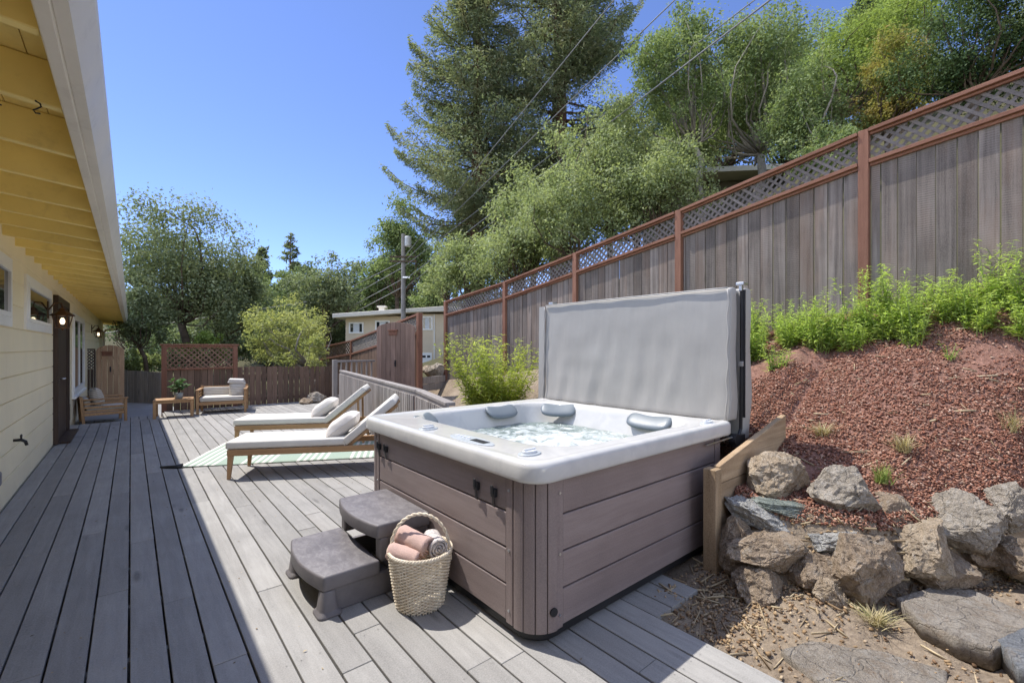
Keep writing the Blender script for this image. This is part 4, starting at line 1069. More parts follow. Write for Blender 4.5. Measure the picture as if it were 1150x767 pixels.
# boards that hold the bank back
t = thing('retaining_board', 'weathered edging boards between the tall posts above the railing', 'retaining board', (5.6, 9.6, .5))
m = MB()
for q in range(2): m.bar((5.2, 9.45, .55 + q * .17), (6.05, 9.85, .55 + q * .17), .04, .16)
m.build('planks', M['rail'], t, True, bevel=.003)
t = thing('retaining_wall', 'wooden plank retaining wall with square post at the corner of the tub', 'retaining wall', (3.5, 1.47, 0))
m = MB(); m.prism([(3.03, .585), (3.03, .70), (4.2, .935), (4.2, .70), (3.9, .585)], 'y', 1.445, 1.49); m.build('upper_plank', M['plank'], t, True, bevel=.006)
m = MB(); m.prism([(3.04, .30), (3.04, .58), (4.1, .58), (4.1, .30)], 'y', 1.449, 1.492); m.prism([(3.05, -.05), (3.05, .295), (4.1, .295), (4.1, -.05)], 'y', 1.446, 1.49); m.build('lower_planks', M['plank'], t, True, bevel=.005)
m = MB(); m.box(2.945, 3.028, 1.43, 1.52, -.1, .69); m.build('post', wood('retaining post', (.26, .18, .10), (.42, .31, .20), 'z', 24, 1.4, .8, .2, ((.15, .09, .05), .5), bump=.7), t, True, bevel=.006)

# ------------------------------------------------------------------ rocks, flagstones, chips, litter
import bmesh
def rock_mat(name, c1, c2, lich=(.52, .50, .45), lf=.5, warm=(.33, .24, .15)):
    m, nt, out = new_mat(name); oc = obj_coord(nt)
    n1 = noise_n(nt, oc, 4, 10, .72, .6); n2 = noise_n(nt, oc, 38, 8, .8); n3 = noise_n(nt, oc, 11, 10, .78, .7); n4 = noise_n(nt, oc, 110, 4, .75)
    vo = nt.nodes.new('ShaderNodeTexVoronoi'); vo.feature = 'DISTANCE_TO_EDGE'; vo.inputs['Scale'].default_value = 5.5
    wv = nt.nodes.new('ShaderNodeVectorMath'); wv.operation = 'ADD'; L(nt, oc, wv.inputs[0])
    nz = nt.nodes.new('ShaderNodeTexNoise'); nz.inputs['Scale'].default_value = 7; nz.inputs['Detail'].default_value = 5; L(nt, oc, nz.inputs['Vector'])
    sc = nt.nodes.new('ShaderNodeVectorMath'); sc.operation = 'SCALE'; sc.inputs[3].default_value = .22; L(nt, nz.outputs['Color'], sc.inputs[0]); L(nt, sc.outputs[0], wv.inputs[1]); L(nt, wv.outputs[0], vo.inputs['Vector'])
    crack = maprange(nt, vo.outputs['Distance'], .0, .035, 1, 0)
    c = mixc(nt, maprange(nt, n1, .38, .62), c1, c2); c = mixc(nt, maprange(nt, n2, .48, .64, 0, .7), c, tuple(x * .42 for x in c1))
    c = mixc(nt, maprange(nt, noise_n(nt, oc, 6, 8, .7), .52, .64, 0, .65), c, warm)
    c = mixc(nt, maprange(nt, n3, .53, .59, 0, lf), c, lich); c = mixc(nt, maprange(nt, n4, .4, .7, 0, .4), c, tuple(min(1, x * 1.5) for x in c2))
    c = mixc(nt, math_n(nt, 'MULTIPLY', crack, .25), c, tuple(x * .35 for x in c1))
    h = math_n(nt, 'ADD', math_n(nt, 'ADD', n2, math_n(nt, 'MULTIPLY', n3, 1.6)), math_n(nt, 'MULTIPLY', crack, -.45))
    pbsdf(nt, out, c, .95, bump_n(nt, math_n(nt, 'ADD', h, math_n(nt, 'MULTIPLY', n4, .5)), 1.0, .03), .12)
    return m
RM = {'tan': rock_mat('tan stone', (.38, .29, .20), (.66, .54, .40), (.70, .64, .54), .4), 'grey': rock_mat('grey stone', (.31, .265, .21), (.58, .51, .42), (.70, .66, .59), .5, (.33, .26, .18)),
      'dark': rock_mat('dark brown stone', (.26, .19, .13), (.54, .43, .32), (.42, .40, .36), .5), 'green': rock_mat('greenish slate', (.20, .23, .20), (.34, .38, .34), (.50, .53, .50), .4), 'white': rock_mat('pale flaky stone', (.36, .35, .32), (.56, .55, .52), (.66, .66, .63), .5)}
def rock(label, px, py, d, w, h, dep, rz, tilt, mat, seed, facets=9, up=0):
    bm = bmesh.new(); bmesh.ops.create_icosphere(bm, subdivisions=5, radius=1.0); r = random.Random(seed)
    pls = [(Vector((r.gauss(0, 1), r.gauss(0, 1), r.gauss(0, .8))).normalized(), r.uniform(.62, .88)) for _ in range(facets + 5)]
    for v in bm.verts:
        p_ = v.co.copy() * (1 + .16 * mnoise.fractal(v.co * 1.1 + Vector((seed, 0, 0)), 1, 2, 3))
        for n_, h_ in pls:
            e = p_.dot(n_) - h_
            if e > 0: p_ -= n_ * e * .97
        p_ *= 1 + .085 * mnoise.fractal(v.co * 2.8 + Vector((0, seed, 0)), .8, 2.1, 5) + .045 * mnoise.fractal(v.co * 9 + Vector((0, seed, 0)), .8, 2.1, 4)
        v.co = Vector((p_.x * w / 2 * 1.12, p_.y * dep / 2 * 1.12, p_.z * h / 2 * 1.15))
    me = bpy.data.meshes.new('rock'); bm.to_mesh(me); bm.free(); me.materials.append(RM[mat])
    o = bpy.data.objects.new('rock', me); C.objects.link(o); o.location = U(px, py, d); o.rotation_euler = Matrix.Rotation(rz - YAW, 4, 'Z').to_euler()
    o.rotation_euler = (Matrix.Rotation(-YAW, 4, 'Z') @ Matrix.Rotation(tilt, 4, 'Y') @ Matrix.Rotation(rz, 4, 'Z')).to_euler()
    return tag(o, label, 'rock', 'rocks of the dry stone edge')
rock('tan angular boulder topmost beside the wooden plank wall', 872, 537, 3.25, .42, .34, .38, .4, .05, 'tan', 1)
rock('pale grey slab leaning down to the right beside the plank wall', 853, 579, 3.08, .50, .16, .36, .1, .38, 'white', 2, 7)
rock('thin flat greenish slate between the tan boulder and the pale slab', 888, 571, 3.02, .44, .095, .28, -.1, .13, 'green', 3, 6)
rock('large grey boulder with a hollowed dark face right of the tan topmost one', 944, 557, 3.02, .45, .40, .40, .9, .0, 'grey', 14, 10)
rock('white flaky flat stone below the large grey boulder', 936, 601, 2.86, .37, .14, .25, .0, -.18, 'white', 5, 6)
rock('long rusty brown stone lying lowest beside the wooden post', 866, 619, 2.86, .55, .25, .32, .15, .12, 'dark', 6, 8)
rock('small rounded knob of stone at the end of the long rusty one', 899, 627, 2.85, .17, .16, .16, .3, 0, 'tan', 21, 7)
rock('biggest dark boulder at the bend of the stone edge', 962, 634, 2.75, .52, .43, .40, 1.3, .05, 'dark', 8, 10)
rock('brown boulder right of the biggest dark one with a shaded pit', 1030, 610, 2.82, .42, .34, .38, .5, -.1, 'tan', 9, 9)
rock('grey lichen boulder leaning above the flagstones', 1076, 590, 2.9, .38, .38, .36, 2.0, .12, 'grey', 10, 10)
rock('grey boulder at the right edge above the grass tuft', 1130, 568, 3.0, .36, .27, .34, .7, 0, 'grey', 11, 9)
rock('squat grey stone at the right edge below the grass tuft', 1146, 628, 2.75, .32, .22, .3, .2, 0, 'dark', 12, 8)
rock('half buried stone under the long rusty one by the path', 850, 655, 2.78, .34, .2, .26, .9, 0, 'dark', 13, 8)
rock('small half buried stone in front of the biggest dark boulder', 930, 668, 2.66, .24, .18, .2, .9, .1, 'tan', 24, 8)
rock('dark wedge stone filling the gap under the white flaky one', 915, 640, 2.8, .3, .26, .3, .2, 0, 'dark', 51)
rock('brown stone tucked behind the biggest dark boulder and brown boulder', 1000, 585, 2.98, .36, .3, .34, 1.9, 0, 'dark', 52)
rock('low brown stone between the grey lichen boulder and the right edge one', 1108, 612, 2.88, .34, .26, .3, .6, 0, 'dark', 53)
rock('dark stone in the shadow between the post and the pale slab', 826, 612, 2.98, .24, .34, .26, .6, 0, 'dark', 54)
rock('dark earth coated stone under the brown boulder by the flagstone', 1052, 640, 2.76, .46, .2, .3, .3, 0, 'dark', 55)
for i_, (px_, py_) in enumerate(((492, 415), (484, 417))):
    rock(('pale', 'tan')[i_] + ' stone above the edging boards by the tall fence post', px_, py_, 11.6 + i_ * .5, .5, .36, .4, i_, 0, ('grey', 'tan')[i_], 30 + i_)
rock('grey stone lying under the shrub by the stair railing', 357, 447, 12.4, .5, .3, .4, .4, 0, 'grey', 33)
rock('brown stone at the foot of the dark fence under the shrub', 344, 452, 12.1, .4, .22, .3, 1.4, 0, 'dark', 34)
def flag(label, pix, z, mat, seed):
    c = [G(740 + a / 2.346, 440 + b / 2.346, z) for a, b in pix]; cx_ = sum((p_ for p_ in c), Vector()) / len(c)
    # dense outline, worn edge
    out = []; r = random.Random(seed)
    for i in range(len(c)):
        a, b = c[i] - cx_, c[(i + 1) % len(c)] - cx_
        for q in range(8): p_ = a.lerp(b, q / 8); out.append(p_ * (1 + .035 * mnoise.fractal(p_ * 6 + Vector((seed, 0, 0)), 1, 2, 3)))
    m = MB(); rings = [[p_ + Vector((0, 0, -.09)) for p_ in out], [p_ * 1.005 + Vector((0, 0, -.012)) for p_ in out]]
    for s in [1 - .015 * 0, .985, .95, .88, .78, .66, .52, .38, .24, .1, .02]:
        rings.append([Vector((p_.x * s, p_.y * s, .0 + (.012 if s < .99 else .004) + .012 * mnoise.fractal(Vector((p_.x * s * 5, p_.y * s * 5, seed)), 1, 2, 4))) for p_ in out])
    m.loft(rings, True, True); o = solo(m, 'flagstone', mat, label, 'flagstone', 'flagstones of the path', smooth=True); o.location = cx_; return o
FL = rock_mat('brown flagstone', (.33, .285, .235), (.48, .425, .36), (.55, .52, .47), .45, (.30, .22, .15))
FB = rock_mat('blue grey flagstone', (.24, .25, .265), (.33, .345, .36), (.42, .42, .42), .35)
flag('large brown grey flagstone stepping up at the right of the path', [(625, 545), (720, 517), (830, 527), (980, 590), (1010, 640), (880, 685), (790, 655), (690, 605)], .085, FL, 1)
flag('blue grey flagstone at the right edge of the photo', [(890, 655), (962, 628), (1060, 640), (1080, 760), (950, 735)], .10, FB, 2)
flag('wide brown flagstone set in the dirt beside the deck edge', [(320, 680), (400, 662), (600, 690), (760, 740), (760, 830), (480, 830), (390, 745)], .015, FL, 3)
def chips(name, n, fx, mat, smin, smax, asp, flat=.5, kindlabel=None):
    rng = np.random.default_rng(len(name)); P = fx(rng, n); n = len(P)
    z = T(P[:, 0], P[:, 1])
    # follow the ground's relief
    rgh = np.zeros(n)
    for oct_, amp in ((3.1, .03), (8.0, .018), (17.0, .010)):
        rgh += amp * np.sin(P[:, 0] * oct_ + 1.3 * np.sin(P[:, 1] * oct_ * .8)) * np.cos(P[:, 1] * oct_ * 1.1 + 1.7 * np.sin(P[:, 0] * oct_ * .6))
    c = np.stack([P[:, 0], P[:, 1], z + rgh * ((P[:, 0] > 2.3) & (P[:, 0] < 6.3) & (P[:, 1] > -.7)) + rng.uniform(.002, .018, n)], 1)
    nr = unit(np.stack([rng.normal(size=n) * flat - .25, rng.normal(size=n) * flat, np.ones(n)], 1))
    t = unit(np.cross(nr, rng.normal(size=(n, 3)))); b = np.cross(nr, t)
    l = rng.uniform(smin, smax, n)[:, None] * .5; wd = l * rng.uniform(asp * .7, asp * 1.4, n)[:, None]; h = np.minimum(l * .35, .006)
    k = rng.uniform(.55, 1, (n, 4, 1))
    cor = [(-1, -1), (1, -1), (1, 1), (-1, 1)]
    v = []
    for s in (-1, 1):
        for q, (i, j) in enumerate(cor): v.append(c + t * l * i * k[:, q] + b * wd * j * k[:, q] + nr * h * s)
    v = np.stack(v, 1).reshape(-1, 3)
    base = np.arange(n)[:, None, None] * 8
    f = (np.array([(3, 2, 1, 0), (4, 5, 6, 7), (0, 1, 5, 4), (1, 2, 6, 5), (2, 3, 7, 6), (3, 0, 4, 7)])[None] + base).reshape(-1, 4)
    return tag(np_mesh(name, v, f, mat), kind='stuff')
def chip_mat(name, cols, rough=.9):
    m, nt, out = new_mat(name); geo = nt.nodes.new('ShaderNodeNewGeometry'); cr = nt.nodes.new('ShaderNodeValToRGB'); L(nt, geo.outputs['Random Per Island'], cr.inputs[0])
    cr.color_ramp.elements[0].color = rgba(cols[0]); cr.color_ramp.elements[1].color = rgba(cols[-1])
    for i, c in enumerate(cols[1:-1]): e = cr.color_ramp.elements.new((i + 1) / (len(cols) - 1)); e.color = rgba(c)
    pbsdf(nt, out, cr.outputs[0], rough, None, .2); return m
def xt_of(y): return np.minimum(interp(y, [-3, -.2, .2, .4, .55, .75, 1.2, 1.42, 1.55, 1.64, 3.7, 5, 8], [6.6, 5.2, 4.28, 3.98, 3.7, 3.32, 3.1, 3.12, 3.3, 3.75, 3.85, 4.0, 4.6]), 5.3)
def on_bank(rng, n):
    y = rng.uniform(-.9, 4.4, n); x = xt_of(y) + .08 + (6.25 - xt_of(y)) * rng.uniform(0, 1, n) ** 1.25
    keep = np.sin(x * 2.3 + 1.1 * np.sin(y * 2.9)) * np.cos(y * 2.1 + x) + .35 * np.sin(x * 7 + y * 5) < rng.uniform(.45, 1.1, n)
    return np.stack([x, y], 1)[keep]
chips('bark_mulch', 115000, on_bank, chip_mat('red bark chip', [(.085, .036, .024), (.24, .10, .066), (.33, .155, .10), (.40, .22, .155), (.18, .078, .05), (.48, .34, .26)]), .006, .030, .34, .55)
def on_path(rng, n):
    y = rng.uniform(-.3, 1.6, n); x = rng.uniform(2.27, 4.4, n); k = (x < xt_of(y) + .1)
    w_ = np.exp(-((x - 2.6) ** 2 / .25 + (y - 1.25) ** 2 / .08)) + np.exp(-((xt_of(y) - x) / .25) ** 2) + .12
    k &= rng.uniform(0, 1, n) < w_
    return np.stack([x, y], 1)[k]
chips('leaf_litter', 11000, on_path, chip_mat('dry leaf', [(.10, .06, .035), (.30, .20, .11), (.42, .31, .19), (.20, .12, .07), (.48, .38, .26)]), .006, .028, .5, .35)
chips('twig_litter', 700, lambda r, n: np.concatenate([on_path(r, n), on_bank(r, 420)]), chip_mat('dry straw', [(.34, .26, .16), (.50, .41, .27), (.22, .15, .09)]), .05, .22, .035, .22)

# ------------------------------------------------------------------ plants
GM = {'weed': leaf_mat('bright weed green', (.36, .47, .11), (.45, .56, .15), (.50, .55, .19), .45, .5, 2.2),
      'bamboo': leaf_mat('yellow green bamboo', (.36, .42, .07), (.46, .50, .11), (.28, .37, .07), .45, .5, 1.5)}
def stem_plant(seed, n_st, hmin, hmax, spread, lpl, wid, per, mat, name, droop=.25):
    r = np.random.default_rng(seed); m = MB(); cs = []; ns = []; ds = []; ls = []
    for k in range(n_st):
        a = r.uniform(0, 2 * PI); h = r.uniform(hmin, hmax); sp = spread * r.uniform(.2, 1.0) * (h / hmax) ** .5; b0_ = r.uniform(0, spread * .35)
        p0 = np.array([b0_ * math.cos(a), b0_ * math.sin(a), -.03]); p3 = np.array([sp * math.cos(a), sp * math.sin(a), h]); bend = np.array([math.cos(a), math.sin(a), -.25]) * droop * h * r.uniform(.1, .7)
        path = [p0 + (p3 - p0) * s + bend * s * s for s in np.linspace(0, 1, 6)]
        m.tube(path, [.004, .0037, .0033, .0028, .0022, .0012], 4, False)
        n = int(per * h / hmax) + 6
        for q in range(n):
            s = .15 + .85 * (q + r.uniform(0, 1)) / n; c = p0 + (p3 - p0) * s + bend * s * s
            b = r.uniform(0, 2 * PI); up = r.uniform(.0, .9); d = np.array([math.cos(b), math.sin(b), up]); d /= np.linalg.norm(d); ll = lpl * r.uniform(.55, 1.15) * (1.1 - .5 * s)
            cs.append(c + d * ll * .5); ds.append(d); ns.append(np.array([r.normal() * .35, r.normal() * .35, 1.0])); ls.append(ll)
    return m, np.array(cs), np.array(ns), np.array(ds), np.array(ls), wid, r
def plant_thing(name, label, cat, loc, seed, args, mat, group=None, stem='bark'):
    t = thing(name, label, cat, loc, 0, group); m, cs, ns, ds, ls, wid, r = stem_plant(seed, *args, mat, name)
    m.build('stems', M[stem] if stem in M else stem, t)
    v, f = leaf_quads(cs, ns, ls, ls * wid, r, ds); np_mesh('foliage', v, f, mat, t); return t
M['gstem'] = paint('green stem', (.20, .26, .07), .6, .2, 9, .1)
protos = [plant_thing('weed', 'bright green leafy weed among those along the foot of the redwood fence', 'weed', (0, 0, 0), 40 + i, ((26, 22, 20, 14)[i], .16, (.36, .48, .60, .78)[i], .24, .105, .17, (44, 52, 58, 64)[i]), GM['weed'], 'weeds along the fence foot', 'gstem') for i in range(4)]
r = random.Random(12); spots = []
def wb(y): return float(np.interp(y, [-1, .2, 1.2, 2.0, 4.5], [5.72, 5.68, 5.42, 5.22, 5.2]))
for k in range(72):
    y = -1.0 + k * .078 + r.uniform(-.06, .06); x = 6.0 - (6.0 - wb(y)) * r.uniform(0, 1)
    if y < 4.6: spots.append((x, y))
for k, (x, y) in enumerate(spots):
    o = protos[k % 4] if k < 4 else copy_tree(protos[(0, 1, 0, 2, 1, 3)[k % 6]])
    o.location = (x, y, Tz(x, y) - .02); o.rotation_euler.z = r.uniform(0, 6.28); s = r.uniform(.75, 1.12); o.scale = (s, s, s)
def gz(x, y): return Tz(x, y)
for label, px, py, d, args in (('small bright green seedling alone on the red mulch near the top', 1020, 420, 4.2, (9, .12, .26, .12, .08, .16, 16)), ('tiny green sprout in the middle of the red mulch', 1066, 458, 3.9, (6, .06, .16, .08, .06, .16, 10)), ('bright green weed at the low left end of the row beside the tub cover', 874, 408, 4.6, (16, .15, .3, .2, .09, .17, 20))):
    p_ = U(px, py, d); plant_thing('weed', label, 'weed', (p_.x, p_.y, gz(p_.x, p_.y) - .02), int(px), args, GM['weed'], 'weeds on the mulch', 'gstem')
p_ = U(556, 420, 7.0)
plant_thing('bamboo_shrub', 'feathery yellow green shrub between the tub cover and the fence', 'shrub', (p_.x, p_.y, gz(p_.x, p_.y) - .05), 77, (190, .35, 1.55, .80, .19, .15, 90), GM['bamboo'], None, 'gstem')
def tuft(label, px, py, d, n, h, sp, mat, seed):
    p_ = U(px, py, d); t = thing('grass_tuft', label, 'grass tuft', (p_.x, p_.y, gz(p_.x, p_.y)), 0, 'grass tufts on the bank'); r = np.random.default_rng(seed); m = MB()
    for k in range(n):
        a = r.uniform(0, 6.283); hh = h * r.uniform(.5, 1.1); s = sp * r.uniform(.2, 1); w_ = r.uniform(.002, .004); c0_ = Vector((r.normal() * .02, r.normal() * .02, -.01)); sd_ = Vector((-math.sin(a), math.cos(a), 0)) * w_; ps = []
        for q in (0, .4, .75, 1): ps.append(c0_ + Vector((math.cos(a) * s * q ** 1.6, math.sin(a) * s * q ** 1.6, hh * (q - .35 * q * q * s / sp))))
        for q in range(3):
            w0, w1 = 1 - q * .3, 1 - (q + 1) * .31; m.add([ps[q] - sd_ * w0, ps[q] + sd_ * w0, ps[q + 1] + sd_ * w1, ps[q + 1] - sd_ * w1], [(0, 1, 2, 3)])
    m.build('blades', mat, t); return t
DG = leaf_mat('dry grass', (.42, .35, .20), (.52, .45, .28), (.30, .30, .12), .3, .6, 8); GG = leaf_mat('green grass', (.20, .27, .07), (.30, .36, .11), (.45, .40, .2), .35, .5, 8)
tuft('green grass tuft between the boulders at the right edge', 1135, 600, 2.85, 130, .24, .18, GG, 1)
tuft('dry straw coloured tuft in the middle of the mulch bank', 1015, 518, 3.3, 110, .17, .16, DG, 2)
tuft('small half green tuft behind the large grey boulder', 992, 572, 3.1, 70, .17, .11, GG, 3)
tuft('dry flattened tuft low on the mulch behind the tub cover', 925, 470, 3.7, 120, .13, .24, DG, 4)
tuft('wispy dry tuft at the right edge of the mulch bank', 1135, 480, 3.3, 60, .22, .12, DG, 5)
tuft('dry grass tuft at the foot of the biggest dark boulder', 985, 690, 2.45, 120, .10, .16, DG, 6)

def on_deck(rng, n):
    x = rng.uniform(-.85, 2.2, n); y = rng.uniform(.6, 9, n); k = ~((x > 1.4) & (y > 1.5) & (y < 3.8)) & ~((x > .75) & (y > 2.2) & (y < 3.4)); return np.stack([x, y], 1)[k]
def deck_leaves():
    rng = np.random.default_rng(5); P_ = on_deck(rng, 230); n = len(P_); c = np.stack([P_[:, 0], P_[:, 1], rng.uniform(.004, .008, n)], 1)
    v, f = leaf_quads(c, np.stack([rng.normal(size=n) * .25, rng.normal(size=n) * .25, np.ones(n)], 1), rng.uniform(.008, .026, n), rng.uniform(.005, .011, n), rng)
    return tag(np_mesh('fallen_leaves', v, f, chip_mat('fallen leaf', [(.12, .07, .04), (.34, .25, .14), (.50, .42, .28), (.22, .14, .08)])), kind='stuff')
deck_leaves()
# ------------------------------------------------------------------ neighbour house, hillside house, pole, cables
ND = 34.0
def NX(px): return (px - CX) / F_PX * ND
def NZ(py): return CAMZ - (py - HY) * ND / F_PX
base = Vector((SN * ND, CS * ND, 0)); nh = thing('neighbour_house', 'two storey beige stucco house with flat roof beyond the lattice fence', 'house', base, -YAW)
stuc = paint('beige stucco', (.66, .56, .42), .85, .06, 1.5, .3, 18); roofp = paint('pale roof edge', (.68, .64, .56), .7, .08, 2, .1)
m = MB(); m.box(NX(388), NX(474), 0, 8, -3.2, NZ(355)); m.build('wall', stuc, nh, bevel=.02, seg=1)
m = MB(); m.box(NX(474) + .004, NX(512), -.35, 7.6, -3.2, NZ(353)); m.build('wall', stuc, nh, bevel=.02, seg=1)
m = MB(); m.prism([(NX(379), NZ(358)), (NX(379), NZ(353.5)), (NX(503), NZ(345)), (NX(521), NZ(347)), (NX(521), NZ(350.5)), (NX(472), NZ(351.5))], 'y', -1.0, 9); rf = m.build('roof', roofp, nh, bevel=.02, seg=1)
m = MB(); m.box(NX(421), NX(427), 1, 1.4, NZ(353), NZ(343)); m.box(NX(419), NX(429), .95, 1.45, NZ(344), NZ(342)); m.build('chimney', roofp, rf)
curt = paint('pale curtain', (.62, .65, .68), .8, .05, 4)
for (a, b, c, d_, yy) in ((392, 408.5, 362, 374.5, 0), (421.5, 438, 360, 371.5, 0), (474.5, 487, 355.5, 371, -.354)):
    m = MB(); x0, x1, z1, z0 = NX(a), NX(b), NZ(c), NZ(d_); t_ = .11
    for q in ((x0, x1, z0, z0 + t_), (x0, x1, z1 - t_, z1), (x0, x0 + t_, z0 + t_, z1 - t_), (x1 - t_, x1, z0 + t_, z1 - t_)): m.box(q[0], q[1], yy - .06, yy + .02, q[2], q[3])
    wd = m.build('window', M['white'], nh); w3 = (x1 - x0 - 2 * t_) * .24
    m = MB(); m.box(x0 + t_ + w3, x1 - t_ - w3, yy - .02, yy + .01, z0 + t_, z1 - t_); m.build('curtain', curt, wd)
    m = MB(); m.box(x0 + t_, x0 + t_ + w3 - .01, yy - .03, yy + .01, z0 + t_, z1 - t_); m.box(x1 - t_ - w3 + .01, x1 - t_, yy - .03, yy + .01, z0 + t_, z1 - t_); m.build('pane', M['pane'], wd)
m = MB(); m.box(NX(474.5), NX(486), -.40, -.3, -3.2, NZ(396)); gd = m.build('garage_door', M['white'], nh)
m = MB()
for k in range(2): m.box(NX(475.8 + k * 5), NX(479.2 + k * 5), -.415, -.40, NZ(401.5), NZ(399)); 
m.build('lights', M['pane'], gd)
m = MB(); m.box(NX(488.2), NX(489.2), -.42, -.352, -2.5, NZ(353)); m.build('downspout', M['white'], nh)
p_ = U(800, 200, 19.5); hz = p_.z
t = thing('hillside_house', 'low dark house with pale eave half hidden by oaks above the fence', 'house', (p_.x, p_.y, Tz(p_.x, p_.y)), -YAW - .1)
zz = hz - Tz(p_.x, p_.y); m = MB(); m.box(-2.2, 2.6, .5, 4, -1, zz); m.build('wall', paint('dark olive siding', (.10, .09, .065), .8), t)
m = MB(); m.prism([(-2.9, zz + .02), (-2.9, zz + .22), (3.2, zz + .28), (3.2, zz + .06)], 'y', -.6, 5); m.build('roof', paint('pale eave board', (.42, .40, .34), .7), t)
PD = 32.0; pb = U(453, 390, PD); pz = Tz(pb.x, pb.y); tz = U(453, 263, PD).z
pole = thing('utility_pole', 'grey wooden utility pole with transformer and crossarms behind the beige house', 'utility pole', (pb.x, pb.y, pz), -YAW)
m = MB(); m.tube([(0, 0, -.3), (0, 0, (tz - pz) * .5), (0, 0, tz - pz)], [.19, .165, .14], 12); m.build('pole', paint('grey pole wood', (.25, .235, .22), .9, .25, 3, .7, 20), pole)
hh = lambda py: CAMZ - (py - HY) * PD / F_PX - pz
m = MB(); m.lathe([(.02, 0), (.22, .0), (.24, .05), (.24, .62), (.2, .70), (.05, .72), (.0, .72)], (.34, -.05, hh(277)), 16); m.tube([(.1, -.05, hh(270)), (.3, -.05, hh(270))], .04, 6); m.build('transformer', paint('light grey steel', (.50, .51, .52), .45), pole, smooth=False)
for py in (289, 294):
    m = MB(); m.bar((-.9, -.17, hh(py)), (1.0, -.17, hh(py)), .10, .11); 
    ca = m.build('crossarm', M['bark'], pole)
m = MB(); m.bar((.0, -.2, hh(312)), (.5, -.2, hh(312)), .08, .1); m.build('bracket', M['metal'], pole)
wirem = paint('weathered cable', (.20, .20, .205), .5)
def cable(label, a, b, rad, ext=1.5, sag=.0, back=0.0):
    a = U(*a); b = U(*b); d = b - a; p0, p1 = a - d * back, a + d * ext; m = MB(); pts = []
    for i in range(41):
        s = i / 40; q = p0.lerp(p1, s); q.z -= sag * 4 * s * (1 - s); pts.append(q)
    m.tube(pts, rad, 6); return solo(m, 'power_cable', wirem, label, 'cable', 'overhead cables')
cable('thin cable highest of those rising from the pole across the redwood', (453, 290, PD), (690, 0, 15), .020, 1.4)
cable('thin cable second highest rising from the pole across the redwood', (456, 292, PD), (750, 8, 14), .020, 1.4)
cable('thin cable just above the thickest one rising past the oaks', (453, 300, PD), (848, 0, 12), .018, 1.3)
cable('thickest dark cable rising from the pole past the oaks to the top edge', (455, 314, PD), (864, 1, 11), .024, 1.3)
cable('cable a little below the thickest one on the pole side', (456, 322, PD), (700, 140, 16), .016, .98)
for i_, (py0, py1, nm) in enumerate(((293, 352, 'uppermost'), (300, 366, 'second'), (313, 376, 'third'), (322, 384, 'lowest'))):
    cable(nm + ' of the pale cables running down left from the pole over the far trees', (453, py0, PD), (335, py1, 55), .028, 1.1)
cable('single service cable running from the house eave into the big oak', (118, 374, 22), (300, 346, 26), .018, 1.3)

